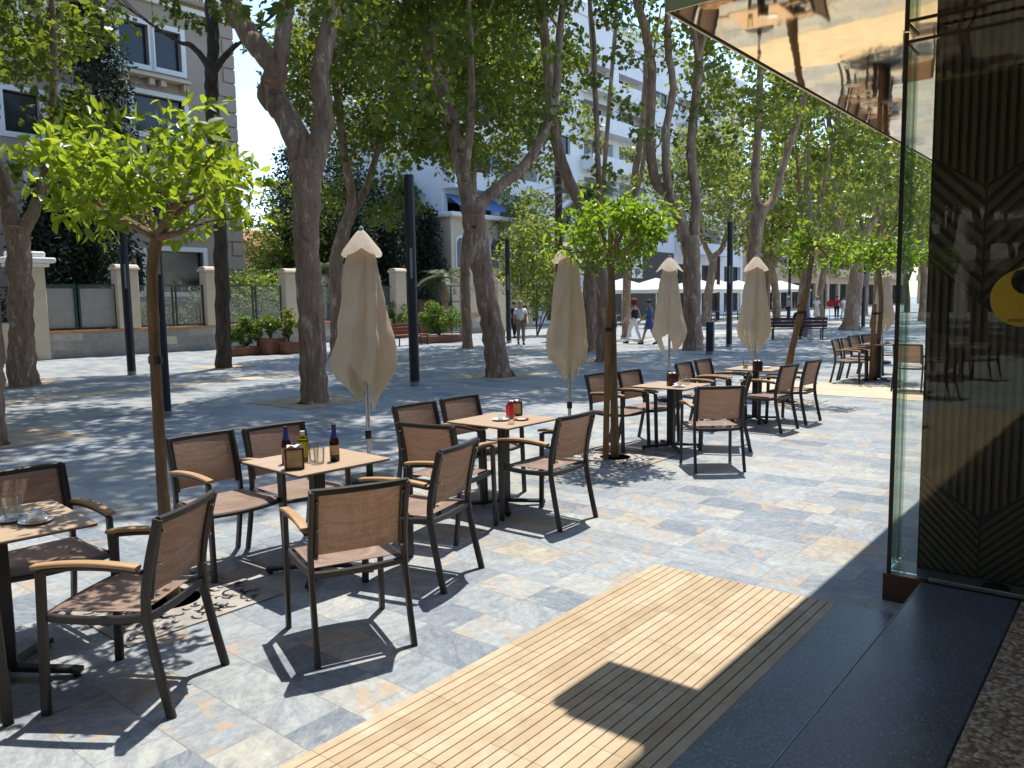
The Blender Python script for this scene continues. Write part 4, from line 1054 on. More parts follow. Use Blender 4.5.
plane_tree('plane tree forking low behind the nearest umbrella', 26.0, [[(338, 357, 15), (337, 310, 14), (336, 270, 14), (339, 250, 14), (346, 225, 13), (353, 205, 12)],
   [(352, 212, 10), (351, 190, 9), (347, 168, 8), (340, 120, 7), (335, 60, 6)], [(353, 212, 9), (363, 195, 8), (372, 170, 7), (383, 130, 6), (395, 80, 5)]],
  CROWNS[2], 9.6, .8, 2.5, (2.0, 0), droop=[(330, 190, 0), (375, 200, 0), (395, 180, 0), (350, 150, 0), (310, 205, .4), (320, 230, .5), (400, 215, .3)])
plane_tree('slim plane trunk just left of the leaning knotholed plane', 30.0, [[(468, 348, 11), (466, 310, 10), (465, 280, 10), (466, 250, 10), (470, 220, 9), (473, 180, 8), (468, 120, 7), (470, 60, 5)]], CROWNS[0], 9.6, 1.0, 4.0, (0, 0))
plane_tree('plane tree behind the staked orange tree, leaning left above its crown', 21.98, [[(604, 362, 17), (604, 320, 14), (603, 282, 13), (594, 240, 12), (582, 208, 11), (568, 178, 11), (557, 145, 11), (551, 105, 11), (547, 60, 10), (541, 0, 9), (536, -40, 8)],
   [(600, 262, 7), (598, 230, 6), (600, 200, 5), (598, 160, 5), (596, 100, 4.5), (594, 40, 4), (590, -10, 3)]], CROWNS[1], 13.2, .85, 1.2, (-1.4, .3), dr=.8, droop=[(560, 20, 0), (605, 70, .4), (545, 110, .6), (620, 15, -.5), (530, 130, .4), (580, 75, .3), (618, 120, .5), (588, 160, .4), (632, 60, .6), (570, 35, -.2)])
plane_tree('twin stemmed plane tree right of the third umbrella', 26.5,
  [[(693, 350, 20), (692, 310, 17.5), (692, 270, 17), (690, 235, 18)], [(687, 245, 13), (680, 220, 12), (670, 195, 11), (657, 184, 10), (650, 145, 9), (652, 75, 8.5), (645, 30, 8), (637, 0, 8), (630, -40, 7)],
   [(673, 204, 9), (667, 180, 8), (666, 132, 7.5), (673, 88, 7), (668, 50, 7), (668, 10, 6), (668, -40, 5)], [(692, 245, 11), (696, 200, 10), (691, 146, 9), (698, 75, 8.5), (698, 50, 8)], [(698, 60, 6), (694, 30, 5.5), (690, 0, 5), (688, -40, 4)], [(698, 60, 6), (705, 32, 5.5), (709, 0, 5)]],
  CROWNS[2], 14.4, .92, .2, (0, .2), droop=[(660, 60, 0), (690, 100, .5), (715, 70, .3), (720, 130, .5), (710, 30, 0), (642, 130, .7), (660, 165, .9), (735, 110, .4), (700, 150, .8), (650, 20, .5), (730, 160, .5), (680, 130, 1.)])
plane_tree('slim two stemmed plane tree of the far row, showing above the staked orange tree', 34.5, [[(601, 340, 9), (601, 270, 8), (600, 220, 8), (600, 200, 8)], [(599, 205, 5), (598, 160, 5), (595, 100, 4.5), (591, 30, 4), (588, -20, 3)], [(602, 205, 5), (605, 160, 4.5), (610, 95, 4), (616, 20, 4), (618, -20, 3)]],
  None, dr=.8, droop=[(585, 120, 0), (612, 150, .4), (570, 180, .3), (620, 185, .6), (600, 60, 0), (590, 215, .5), (565, 95, .6)])
plane_tree('slim slanting plane tree of the far row between staked orange tree and twin stemmed plane', 37.0, [[(626, 335, 9), (627, 270, 8), (629, 220, 8), (634, 180, 7), (641, 135, 6.5), (645, 95, 6), (648, 20, 5)], [(630, 210, 5), (640, 180, 4.5), (646, 140, 4), (650, 80, 3)]],
  None, dr=.8, droop=[(650, 110, 0), (632, 160, .4), (620, 90, .3), (648, 200, .6), (640, 40, 0), (660, 230, .5)])
plane_tree('Y shaped plane tree rising behind the fourth umbrella', 30.2,
  [[(757, 343, 15), (755, 300, 13), (754, 255, 13), (757, 225, 13), (762, 206, 13)], [(761, 210, 9), (755, 194, 8), (756, 160, 7.5), (759, 115, 7), (761, 60, 6.5), (763, 10, 6)], [(763, 210, 9), (774, 198, 8), (783, 166, 7), (796, 126, 6.5), (803, 102, 6), (808, 80, 5), (815, 40, 4)], [(755, 225, 5), (750, 215, 5), (748, 218, 4)]],
  FARC[0], 11.4, .8, 0, (0, 0))
plane_tree('bent plane tree between the leaning stake and the glass corner', 40.1,
  [[(850, 330, 17), (854, 300, 14), (857, 270, 13), (853, 250, 12), (842, 238, 10), (838, 220, 9)], [(839, 226, 8), (836, 190, 7), (836, 155, 7)], [(836, 160, 5), (830, 130, 5), (828, 100, 4)], [(836, 160, 5), (844, 130, 5), (848, 105, 4)], [(853, 256, 8), (866, 232, 7), (877, 215, 6), (881, 185, 5), (889, 150, 4)]],
  FARC[1], 10.5, .8, 0, (0, 0))
plane_tree('distant fork trunked plane tree left of the black lamp post by the parasols', 49.7, [[(705, 326, 10), (709, 290, 8), (713, 265, 8), (711, 255, 7)], [(711, 258, 6), (705, 245, 5), (700, 225, 4)], [(712, 258, 6), (722, 248, 5), (728, 225, 4)]], FARC[0], 8.6, .75, 1., (0, 0))
plane_tree('distant plane tree standing behind the people near the bench', 52., [[(777, 325, 8), (776, 300, 7), (773, 275, 7), (768, 260, 6)], [(769, 264, 5), (762, 245, 4), (760, 215, 3)], [(772, 268, 5), (782, 250, 4), (786, 220, 3)]], FARC[1], 8.2, .72, 2., (0, 0), base=at(777, 300, 52))
def generic_tree(u, w, i, label, far=True, group='plane trees of the avenue', hs=1.):
    rng = random.Random(100 + i); p = UW(u, w); t = empty('plane_tree', label, 'tree', p, 0, group)
    mb = MB(); h = rng.uniform(3.2, 4.4)
    limb(mb, [(0, 0, -.1), (rng.uniform(-.15, .15), rng.uniform(-.15, .15), h * .5), (rng.uniform(-.3, .3), rng.uniform(-.3, .3), h)], [.32, .24, .23], 10, 4, .06, i)
    for k in range(4):
        a = k * 1.57 + rng.uniform(-.5, .5); r = rng.uniform(.8, 1.8)
        limb(mb, [(0, 0, h - .3), (r * .4 * math.cos(a), r * .4 * math.sin(a), h + 1.2), (r * math.cos(a), r * math.sin(a), h + rng.uniform(4, 6))], [.16, .12, .03], 8, 4, .06, i * 5 + k)
    mb.build('trunk', 'plane_bark', t)
    c = link('crown', (FARC if far else CROWNS)[i % (2 if far else 3)], t, (0, 0, (8.6 if far else 8.8) * hs), rng.uniform(0, 6)); k = rng.uniform(.85, 1.0) * hs; c.scale = (k, k, k)
i = 0
for u, w, lab in [(17.0, 20.4, None), (35, 12, 1), (46, 12, 1), (52, 20.5, 1), (57, 12, 1), (63, 20.5, 1), (68, 12, 1), (75, 20.5, 1), (80, 12, 1), (88, 20, 1), (93, 12, 1), (104, 19, 1)]:
    if lab is None: continue
    i += 1; generic_tree(u, w, i, 'one of the distant plane trees lining the avenue beyond the parasols', True, 'distant plane trees along the avenue')
for u, w in [(-2.5, 11.6), (-8, 11.8), (1.0, 20.2), (-6, 20.), (-13.5, 11.7), (-19, 11.7), (-25, 12), (-31, 11.5), (-14, 20), (-24, 20), (-34, 19), (-40, 6), (-42, 13), (-16, 6.5), (-23, 5), (-30, 7.5), (-37, 3.5), (-50, 4), (-50, 16)]:
    i += 1; generic_tree(u, w, i, 'unseen plane tree added left of the view for shade and glass reflections', False, 'unseen plane trees added left of the view')  # out of frame, added to cast shade and fill the pane's reflection
for u, w in [(98, 4), (112, 8), (120, 16), (86, 3)]:
    i += 1; generic_tree(u, w, i, 'broad pale green tree closing the end of the avenue', True, 'trees at the end of the avenue', 1.15)
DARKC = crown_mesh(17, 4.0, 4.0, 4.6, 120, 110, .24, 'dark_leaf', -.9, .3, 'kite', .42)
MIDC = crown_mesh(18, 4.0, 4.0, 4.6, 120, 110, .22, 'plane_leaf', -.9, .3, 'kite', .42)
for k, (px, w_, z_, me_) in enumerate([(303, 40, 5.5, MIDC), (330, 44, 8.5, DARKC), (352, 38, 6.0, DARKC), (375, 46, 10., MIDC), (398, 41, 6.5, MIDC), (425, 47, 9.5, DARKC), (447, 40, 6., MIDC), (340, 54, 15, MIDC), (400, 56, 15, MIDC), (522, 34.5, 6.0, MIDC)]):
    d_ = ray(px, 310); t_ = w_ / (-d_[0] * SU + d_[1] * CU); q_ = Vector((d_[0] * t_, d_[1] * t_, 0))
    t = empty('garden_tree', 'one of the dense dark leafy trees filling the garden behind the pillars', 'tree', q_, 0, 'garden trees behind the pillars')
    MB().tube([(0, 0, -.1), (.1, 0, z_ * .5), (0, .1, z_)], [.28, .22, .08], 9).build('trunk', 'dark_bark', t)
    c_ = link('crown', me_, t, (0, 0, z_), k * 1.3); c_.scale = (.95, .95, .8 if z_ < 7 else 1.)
for t in bpy.data.objects:
    if t.get('label', '').startswith('leaning plane tree trunk with a dark knothole'):
        kp = at(474.5, 226, 18.08 - .26) - t.location
        MB().lathe([(.001, .02), (.05, .015), (.075, -.01), (.09, -.05)], 16).build('knothole', 'dark_soil_hole', t, loc=kp).rotation_euler = (R(90), 0, 0)
# sandy pits under the trunks
for nm, p in dict(a=gnd(314, 401), b=gnd(499, 376), c=gnd(24, 384), d=gnd(-4, 440), e=gnd(224, 367), f=gnd(604, 361), h=gnd(693, 349), j=gnd(468, 347)).items():
    s = 1.7 if nm in 'abdf' else 1.3
    pit = MB().box((0, 0, .004), (s, s, .006)); o = pit.build('ground', 'sandy_soil', smooth=False, loc=(p[0], p[1], 0), rz=TH); tag(o, 'sandy square pit round a plane tree trunk', kind='structure')

# ------------------------------------------------------------------ lamp posts
def lamp(base, label, h=4.34, r=.105, m='navy_metal', lean=0.):
    t = empty('lamp_post', label, 'lamp post', (base[0], base[1], 0), 0, 'dark cylindrical lamp posts')
    MB().lathe([(r, .10), (r, h - .02), (r * .95, h)], 20).build('post', m, t)
    MB().lathe([(r * 1.02, 0), (r * 1.02, .10)], 20).build('foot', 'grey_metal', t)
    d = Vector((-base[0], -base[1], 0)).normalized()
    s = MB().box((0, 0, 0), (.055, .012, .62), Matrix.Rotation(math.atan2(d.y, d.x) - math.pi / 2, 3, 'Z')); s.build('light_slot', 'grey_metal', t, smooth=False, loc=d * (r - .001) + Vector((0, 0, 2.55)) + Vector((-d.y, d.x, 0)) * .0)
    return t
lamp(gnd(132, 375), 'dark blue lamp post right of the stout left plane tree, before the wall')
lamp(gnd(168, 417), 'slim dark post directly behind the nearest orange tree trunk', r=.058)
lamp(gnd(415, 386), 'black lamp post between the nearest umbrella and the leaning plane', m='black_metal')
lamp(gnd(509, 343), 'black lamp post right of the leaning plane, beside the walking man', 4.3, m='black_metal')
lamp(gnd(729, 347), 'black lamp post between the twin stemmed plane and the fourth umbrella', 4.36, m='black_metal')
lamp(gnd(863, 328), 'dark blue lamp post right behind the bent plane tree')
lamp(at(789, 318, 60), 'dark post behind the people left of the leaning stake', 5.0)
lamp(at(824, 317, 62), 'slender green grey post between the far walkers', 4.2, .08, 'dark_green_metal')
lamp(at(710, 358, 24.3), 'short dark bollard partly hidden by the third umbrella', 1.0, .13)
p = at(806.5, 330, 34); lamp(p, 'tall grey post rising above the leaning orange tree', 6.4, .12, 'shutter_grey')
p = at(560, 330, 36)
mp_ = empty('maroon_post', 'tall dark red post rising behind the second umbrella', 'post', (p[0], p[1], 0))
MB().lathe([(.17, 0), (.17, 10.2), (.15, 10.25)], 16).build('shaft', 'maroon_metal', mp_); MB().lathe([(.24, 0), (.24, .12), (.18, .14)], 16).build('foot', 'grey_metal', mp_)

# ------------------------------------------------------------------ garden wall with pillars and mesh panels
FW = 29.8
def uof(px, w=FW): # u where the view ray through px crosses the line at distance w
    d = ray(px, 310); dw = -d[0] * SU + d[1] * CU; t = w / dw; return (d[0] * CU + d[1] * SU) * t
u0, u1 = uof(40), uof(392)
wl = empty('garden_wall', 'low grey stone garden wall with orange tile coping before the villa', 'wall', UW(0, FW), TH)
uw_box(MB(), u0, u1, 0, .35, 0, .9).build('wall_body', 'stone_wall', wl, smooth=False)
uw_box(MB(), u0, u1, -.03, .38, .902, .985, .01).build('coping', 'coping_tile', wl)
wl2 = empty('garden_wall', 'short pale wall with orange band between the gate and the walking man', 'wall', UW(0, FW), TH)
ua, ub = uof(463), uof(507)
uw_box(MB(), ua, ub, 0, .3, 0, .95).build('wall_body', 'stone_wall', wl2, smooth=False); uw_box(MB(), ua, ub, -.03, .33, .952, 1.1, .01).build('coping', 'coping_tile', wl2); uw_box(MB(), ua, ub, .05, .25, 1.102, 2.3).build('panel', 'pillar_paint', wl2, smooth=False)
def pillar(px, label, w=.75, z0=.99, z1=3.15, cap=True, big=False):
    t = empty('fence_pillar', label, 'pillar', UW(uof(px), FW + .17), TH, 'cream pillars of the garden wall')
    MB().box((0, 0, (z0 + z1) / 2), (w, .5, z1 - z0), None, .02).build('shaft', 'pillar_paint', t)
    c = MB()
    if big:
        c.box((0, 0, z1 + .06), (w + .25, .75, .12), None, .02); c.box((0, 0, z1 + .22), (w + .6, 1.0, .18), None, .04); c.box((0, 0, z1 + .42), (w + .1, .6, .2), None, .05)
    else:
        c.box((0, 0, z1 + .045), (w + .12, .62, .09), None, .02)
        c.sweep([(-w / 2 - .02, 0, z1 + .092), (w / 2 + .02, 0, z1 + .092)], [(math.cos(a) * .28, math.sin(a) * .13) for a in [math.pi * i / 8 for i in range(9)]], (0, 0, 1))
    c.build('cap', 'white_trim' if big else 'pillar_paint', t)
pillar(31, 'large pillar with moulded cap at the left end of the wall', 1.0, 0, 3.2, True, True)
pillar(129, 'cream pillar behind the dark blue lamp post', .8)
pillar(215, 'cream pillar half hidden by the straight dark trunk', .75)
pillar(293, 'cream pillar half hidden by the forked mottled plane', .75)
pillar(401, 'cream pillar left of the black lamp post, beside the gate', .72, 0, 3.3, True, False)
pillar(501, 'cream pillar at the end of the wall beside the walking man', .62, 0, 2.9)
pillar(5, 'plain cream gate pillar at the picture edge', .6, 0, 1.1)
def fence_panel(pxa, pxb, label):
    ua, ub = uof(pxa), uof(pxb); L = ub - ua; t = empty('fence_panel', label, 'fence', UW(ua, FW + .17, 1.0), TH, 'green wire mesh fence panels on the wall')
    fr = MB(); H = 1.62
    for x in (0.03, L - .03): fr.box((x, 0, H / 2), (.06, .05, H))
    for z in (.05, H - .02): fr.box((L / 2, 0, z), (L - .12, .045, .045))
    fr.build('frame', 'dark_green_metal', t, smooth=False)
    me = MB(); st = .085; wv = .012
    for sgn in (1, -1):
        k = -int(H / st) - 1
        while k * st < L + H:
            x0 = k * st
            # diagonal wire from (x0,0) to (x0+H,H) or mirrored, clipped to the panel
            za, zb_ = max(.07, .06 - x0), min(H - .04, L - .06 - x0)
            if zb_ > za:
                xa, xb_ = x0 + za, x0 + zb_
                if sgn < 0: xa, xb_ = L - xa, L - xb_
                me.add([(xa - wv / 2, sgn * .003, za), (xa + wv / 2, sgn * .003, za), (xb_ + wv / 2, sgn * .003, zb_), (xb_ - wv / 2, sgn * .003, zb_)], [(0, 1, 2, 3)])
            k += 1
    me.build('wire_mesh', 'grey_metal', t, smooth=False)
    if pxb < 125: MB().box((L / 2, .06, H / 2 - .05), (L - .15, .01, H - .2)).build('screen_cloth', 'screen_cloth', t, smooth=False)
for a, b, lab in [(37, 79, 'mesh panel right of the large capped pillar'), (81, 119, 'mesh panel left of the dark blue lamp post'), (140, 176, 'mesh panel behind the nearest orange tree trunk'), (178, 206, 'mesh panel left of the straight dark trunk'),
                  (224, 256, 'mesh panel right of the straight dark trunk'), (258, 284, 'mesh panel left of the forked mottled plane'), (302, 345, 'mesh panel left of the nearest umbrella'), (347, 392, 'mesh panel behind the nearest umbrella')]:
    fence_panel(a, b, lab)
# left gate and the black iron gate
def bar_gate(pxa, pxb, w, h, nx, nz, label, m, fill=None):
    ua, ub = uof(pxa, w), uof(pxb, w); L = ub - ua; t = empty('metal_gate', label, 'gate', UW(ua, w), TH)
    f = MB()
    for i in range(nx + 1): f.box((L * i / nx, 0, h / 2 + .04), (.06, .05, h))
    f.build('upright', m, t, smooth=False); f = MB()
    for k in range(nz + 1): f.box((L / 2, .003, .1 + (h - .1) * k / nz), (L, .035, .05))
    f.build('crossbar', m, t, smooth=False)
    if fill: MB().box((L / 2, .06, h / 2), (L, .03, h - .1)).build('sheet', fill, t, smooth=False)
bar_gate(-40, 24, FW + .2, 2.5, 4, 6, 'grey barred gate at the left edge', 'dark_metal')
bar_gate(439, 463, FW + .3, 2.65, 2, 3, 'black iron gate with square bars between the trunk and the shrubs', 'black_metal')
bar_gate(409, 438, FW + .6, 1.9, 3, 1, 'brown wooden gate behind the black lamp post', 'brown_gate', 'brown_gate')
bar_gate(384, 393, FW + .3, 2.6, 1, 3, 'narrow barred side gate beside the cream pillar', 'black_metal')

# ------------------------------------------------------------------ plants
def bush(loc, r, n, leaf, m, label, seed, name='shrub', cat='shrub', group=None, clumps=16, wide=.3, stem=True):
    t = empty(name, label, cat, loc, 0, group); rng = np.random.default_rng(seed)
    r = np.array(r); cs = []
    while len(cs) < clumps:
        d = rng.normal(size=3); d /= np.linalg.norm(d); p = d * rng.uniform(.2, 1) ** .5
        if p[2] < -.8: continue
        cs.append(p * r * .82 + np.array([0, 0, r[2]]))
    rs = rng.uniform(.25, .42, clumps) * min(r[0], r[2]) * 1.15
    p, o = cloud(rng, np.array(cs), rs, n / clumps / np.mean(rs ** 2), .9)
    p[:, 2] = np.maximum(p[:, 2], .02)
    v, tr_ = leaves(rng, p, leaf, .4, o, .5, wide, 'kite', 0)
    link('foliage', rawmesh('foliage', v, tr_, m), t)
    if stem:
        mb = MB()
        for k in range(5): mb.tube([(0, 0, -.05), tuple(np.array(cs[k]) * .5), tuple(cs[k])], [.03, .02, .008], 6)
        mb.build('stem', 'dark_bark', t)
    return t
def planter(px, py, L, D, H, label, seed, plant=True, m='terracotta', leafm='shrub_leaf', bh=.55, plabel=''):
    p = gnd(px, py); p = p + UW(0, D / 2)
    t = empty('planter', label, 'planter', p, TH, 'terracotta planters along the garden wall')
    b = MB(); b.box((0, 0, H / 2), (L, D, H), None, .04); b.box((0, 0, H - .05), (L + .08, D + .08, .1), None, .02); b.build('trough', m, t)
    MB().box((0, 0, H + .003), (L - .1, D - .1, .01)).build('soil', 'dark_soil', t, smooth=False)
    if plant: bush((p[0], p[1], H), (L * .52, max(.35, D * .7), bh), int(1100 * L), .12, leafm, plabel, seed, group='potted shrubs along the garden wall', clumps=max(8, int(9 * L)))
planter(251, 355.5, 1.5, .6, .32, 'long terracotta trough right of the straight dark trunk', 1, plabel='bright leafy plant in the long terracotta trough', bh=.5)
planter(277, 354.5, .75, .7, .58, 'squarish terracotta pot between two planters by the forked plane', 2, plabel='leafy plant in the squarish terracotta pot', bh=.42)
planter(294, 354, .7, .6, .45, 'terracotta pot touching the forked mottled plane', 3, plabel='dark leafy plant in the pot beside the forked plane', bh=.6, leafm='far_leaf')
planter(447, 342.5, 2.3, .9, .32, 'low brick planter between the black lamp post and the trunk', 4, plabel='yellow green shrub in the low brick planter', bh=.75)
planter(403, 338, 1.7, .8, .5, 'brick planter behind the red bench', 5, plabel='light green shrub behind the red bench', bh=.62)
# benches
def bench(loc, L, label, m, back=True, rz=TH):
    t = empty('bench', label, 'bench', loc, rz, 'benches in the plaza')
    s = MB()
    for k in range(4): s.box((0, -.2 + k * .13, .44), (L, .11, .04), None, .008)
    s.build('seat', m, t)
    if back:
        b = MB()
        for k in range(3): b.box((0, .27 + k * .03, .56 + k * .14), (L, .035, .12), None, .008)
        b.build('backrest', m, t)
    for sx in (-1, 1):
        l = MB(); x = sx * (L / 2 - .15); l.bar([(x, -.2, 0), (x, -.2, .41)], .05, .05, (0, 1, 0)); l.bar([(x, .2, 0), (x, .22, .42), (x, .33, .88 if back else .43)], .05, .05, (0, 1, 0)); l.bar([(x, -.2, .40), (x, .22, .40)], .04, .04); l.build('leg', 'black_metal', t)
bench(gnd(414, 345.5) + UW(0, .2), 1.9, 'red slatted bench before the light green shrub', 'bench_wood')
p = gnd(797, 339.5); bench((p[0], p[1], 0), 2.2, 'dark wide bench with a seated person, near the leaning stake', 'bench_dark', True, TH + math.pi / 2 + .5)
# bushes behind the fence
rngb = random.Random(9)
for k, (px, lab) in enumerate([(150, 'silvery bush behind the fence, beside the garage opening'), (176, 'silvery bush behind the fence left of the straight trunk'), (200, 'grey green bush behind the fence touching the straight trunk'), (238, 'tall silvery bush behind the fence right of the straight trunk'), (262, 'green silvery bush behind the fence near the forked plane'), (284, 'low silvery bush behind the pillar of the forked plane')]):
    bush(UW(uof(px, 31.5), 31.5 + rngb.uniform(0, .8)), (1.0, .9, rngb.uniform(1.15, 1.5)), 1500, .13, 'silver_leaf', lab, 40 + k, group='silvery bushes behind the fence', clumps=26, wide=.16)
bush(UW(uof(262, 33.), 33.5), (1.5, 1.2, 1.9), 1500, .2, 'far_leaf', 'taller green shrub rising above the fence by the sky gap', 60, clumps=24)
bush(UW(uof(283, 33.), 35), (1.4, 1.2, 2.0), 1500, .2, 'shrub_leaf', 'rounded green shrub behind the fence, right of the sky gap', 61, clumps=24)
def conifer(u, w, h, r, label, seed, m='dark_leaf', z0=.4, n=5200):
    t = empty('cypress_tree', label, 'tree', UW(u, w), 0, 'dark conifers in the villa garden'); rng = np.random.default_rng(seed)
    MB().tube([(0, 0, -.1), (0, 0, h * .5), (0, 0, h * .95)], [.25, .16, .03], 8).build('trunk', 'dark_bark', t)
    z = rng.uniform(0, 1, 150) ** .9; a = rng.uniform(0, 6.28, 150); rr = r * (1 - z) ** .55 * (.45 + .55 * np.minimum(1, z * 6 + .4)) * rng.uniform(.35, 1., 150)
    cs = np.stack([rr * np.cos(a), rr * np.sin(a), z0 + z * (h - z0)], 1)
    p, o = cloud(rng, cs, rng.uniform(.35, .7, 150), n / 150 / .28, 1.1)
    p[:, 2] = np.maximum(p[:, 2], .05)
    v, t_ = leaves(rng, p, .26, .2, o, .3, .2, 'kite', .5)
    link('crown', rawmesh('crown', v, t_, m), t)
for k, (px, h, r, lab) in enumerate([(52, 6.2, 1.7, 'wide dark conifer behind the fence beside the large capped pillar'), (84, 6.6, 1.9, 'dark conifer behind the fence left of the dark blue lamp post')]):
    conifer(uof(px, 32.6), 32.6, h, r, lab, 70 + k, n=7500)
conifer(uof(106, 35), 34.6, 16.5, 1.7, 'tall dark conifer rising before the villa windows', 75, z0=3.0, n=9000)
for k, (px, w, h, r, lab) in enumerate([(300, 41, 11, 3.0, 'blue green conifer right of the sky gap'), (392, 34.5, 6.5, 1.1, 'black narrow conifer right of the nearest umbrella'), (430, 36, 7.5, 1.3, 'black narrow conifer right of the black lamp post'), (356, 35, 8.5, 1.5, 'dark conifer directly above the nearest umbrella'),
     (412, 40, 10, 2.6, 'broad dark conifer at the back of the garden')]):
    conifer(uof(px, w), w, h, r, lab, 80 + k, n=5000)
# palms
def palm(loc, h, r, label, seed, lean=0.):
    t = empty('palm_tree', label, 'palm', loc, 0, 'palms'); rng = random.Random(seed); mb = MB()
    pts = [(0, 0, -.1), (lean * .3, 0, h * .5), (lean, 0, h)]; pp, rr = smooth_poly(pts, [.3, .24, .26], 10, .12, seed); mb.tube(pp, rr, 12); mb.build('trunk', 'plane_bark', t)
    f = MB()
    for k in range(26):
        a = k * 2.4 + rng.uniform(-.2, .2); el = rng.uniform(-.3, 1.2); L = r * rng.uniform(.8, 1.1)
        d = Vector((math.cos(a), math.sin(a), 0)); side = Vector((-d.y, d.x, 0)); o = Vector((lean, 0, h)); spine = []
        for q in range(9):
            s = q / 8; spine.append(o + d * (L * s * math.cos(el * (1 - s * .5))) + Vector((0, 0, L * (s * math.sin(el) - .75 * s * s))))
        for q in range(8):
            for z in range(3):
                c = spine[q].lerp(spine[q + 1], z / 3); ll = L * .26 * (1 - abs(q / 8 - .35))
                for sg in (-1, 1):
                    e = c + side * sg * ll + d * ll * .5 + Vector((0, 0, -ll * .35)); w = (spine[q + 1] - spine[q]) * .13
                    f.add([c - w, c + w, e], [(0, 1, 2)])
    f.build('fronds', 'palm_leaf', t, smooth=False)
palm(UW(uof(445, 33), 33), 3.2, 2.0, 'small palm behind the iron gate', 1)
palm(UW(uof(322, 34), 34), 3.4, 2.0, 'small palm behind the fence left of the nearest umbrella', 2)
pq = at(591, 350, 27); palm((pq[0], pq[1], 0), 5.2, 1.8, 'palm with rough pitted trunk behind the second umbrella', 3)
bush(at(537, 335, 40) * 1. - Vector((0, 0, at(537, 335, 40).z)), (2.2, 1.6, 3.2), 2600, .24, 'far_leaf', 'tall round shrub behind the walking man', 90, clumps=40)

# ------------------------------------------------------------------ buildings
def facade(mb, W, H, opens, depth=.25, x0=0., z0=0.):
    xs = sorted({x0, x0 + W, *[o[0] for o in opens], *[o[0] + o[2] for o in opens]}); zs = sorted({z0, z0 + H, *[o[1] for o in opens], *[o[1] + o[3] for o in opens]})
    for i in range(len(xs) - 1):
        for j in range(len(zs) - 1):
            cx, cz = (xs[i] + xs[i + 1]) / 2, (zs[j] + zs[j + 1]) / 2
            if any(o[0] < cx < o[0] + o[2] and o[1] < cz < o[1] + o[3] for o in opens): continue
            mb.add([(xs[i], 0, zs[j]), (xs[i + 1], 0, zs[j]), (xs[i + 1], 0, zs[j + 1]), (xs[i], 0, zs[j + 1])], [(0, 1, 2, 3)])
    for x, z, w, h in opens:
        a, b, c, d = (x, z), (x + w, z), (x + w, z + h), (x, z + h)
        for p, q in ((a, b), (b, c), (c, d), (d, a)):
            mb.add([(p[0], 0, p[1]), (q[0], 0, q[1]), (q[0], depth, q[1]), (p[0], depth, p[1])], [(0, 1, 2, 3)])
def shell(mb, W, H, D, x0=0.):
    x1 = x0 + W
    mb.add([(x0, 0, 0), (x0, D, 0), (x0, D, H), (x0, 0, H), (x1, 0, 0), (x1, D, 0), (x1, D, H), (x1, 0, H)], [(0, 3, 2, 1), (4, 5, 6, 7), (1, 2, 6, 5), (3, 7, 6, 2)])
def window(parent, x, z, w, h, trim='white_trim', fw=.16, depth=.2, proud=.05, mull=True, pane='dark_glass'):
    f = MB()
    f.box((x - fw / 2, -proud / 2 + .03, z + h / 2), (fw, proud + .06, h + 2 * fw)); f.box((x + w + fw / 2, -proud / 2 + .03, z + h / 2), (fw, proud + .06, h + 2 * fw)); f.box((x + w / 2, -proud / 2 + .03, z + h + fw / 2), (w, proud + .056, fw)); f.box((x + w / 2, -proud / 2 + .03, z - fw / 2), (w, proud + .056, fw))
    if mull: f.box((x + w / 2, depth - .03, z + h / 2), (.07, .05, h))
    o = f.build('window', trim, parent, smooth=False)
    MB().box((x + w / 2, depth, z + h / 2), (w, .03, h)).build('pane', pane, o, smooth=False)
# villa
VW = 36.0
vu1 = uof(246, VW)
V = empty('villa', 'taupe stucco villa with white framed windows behind the garden wall', 'building', UW(0, VW), TH)
def vz(px, py): # height on the villa front
    d = ray(px, py); dw = -d[0] * SU + d[1] * CU; t = VW / dw; return HC + d[2] * t
ops = []
for a, b, zt_, zb_, px in [(137, 165, 26, 66, 150), (171, 196, 35, 73, 183), (110, 128, 20, 62, 120), (70, 92, 12, 50, 80), (14, 40, -8, 30, 25)]:
    ua, ub = uof(a, VW), uof(b, VW); z1, z0 = vz(px, zt_), vz(px, zb_); ops.append((ua, z0, ub - ua, z1 - z0))
for a, b, zt_, zb_, px in [(147, 196, 98, 135, 165), (80, 110, 95, 135, 95), (20, 55, 95, 135, 37)]:
    ua, ub = uof(a, VW), uof(b, VW); z1, z0 = vz(px, zt_), vz(px, zb_); ops.append((ua, z0, ub - ua, z1 - z0))
for a, b, zt_, zb_, px in [(163, 206, 252, 292, 190), (113, 145, 252, 292, 130), (40, 80, 180, 225, 60), (150, 195, 180, 225, 170)]:
    ua, ub = uof(a, VW), uof(b, VW); z1, z0 = vz(px, zt_), vz(px, zb_); ops.append((ua, z0, ub - ua, z1 - z0))
VH = vz(180, 10) + .4
w = MB(); facade(w, vu1 + 6, VH, ops, .3, -6); shell(w, vu1 + 6, VH, 16, -6); w.build('wall', 'villa_wall', V, smooth=False)
for o_ in ops: window(V, *o_, depth=.25, fw=.22, mull=False)
tr = MB(); zc = VH
tr.box(((vu1 - 6) / 2, -.08, VH - .35), (vu1 + 6.3, .2, .22)); tr.box(((vu1 - 6) / 2, -.3, VH + .25), (vu1 + 6.8, .8, .5)); tr.build('cornice', 'white_trim', V, smooth=False)
sl = MB(); zl = vz(166, 71) - .45
sl.box(((uof(128, VW) + uof(198, VW)) / 2, -.25, zl), (uof(200, VW) - uof(128, VW), .5, .14))
for px in (138, 163, 174, 196): sl.box((uof(px, VW), -.18, zl - .22), (.25, .34, .28))
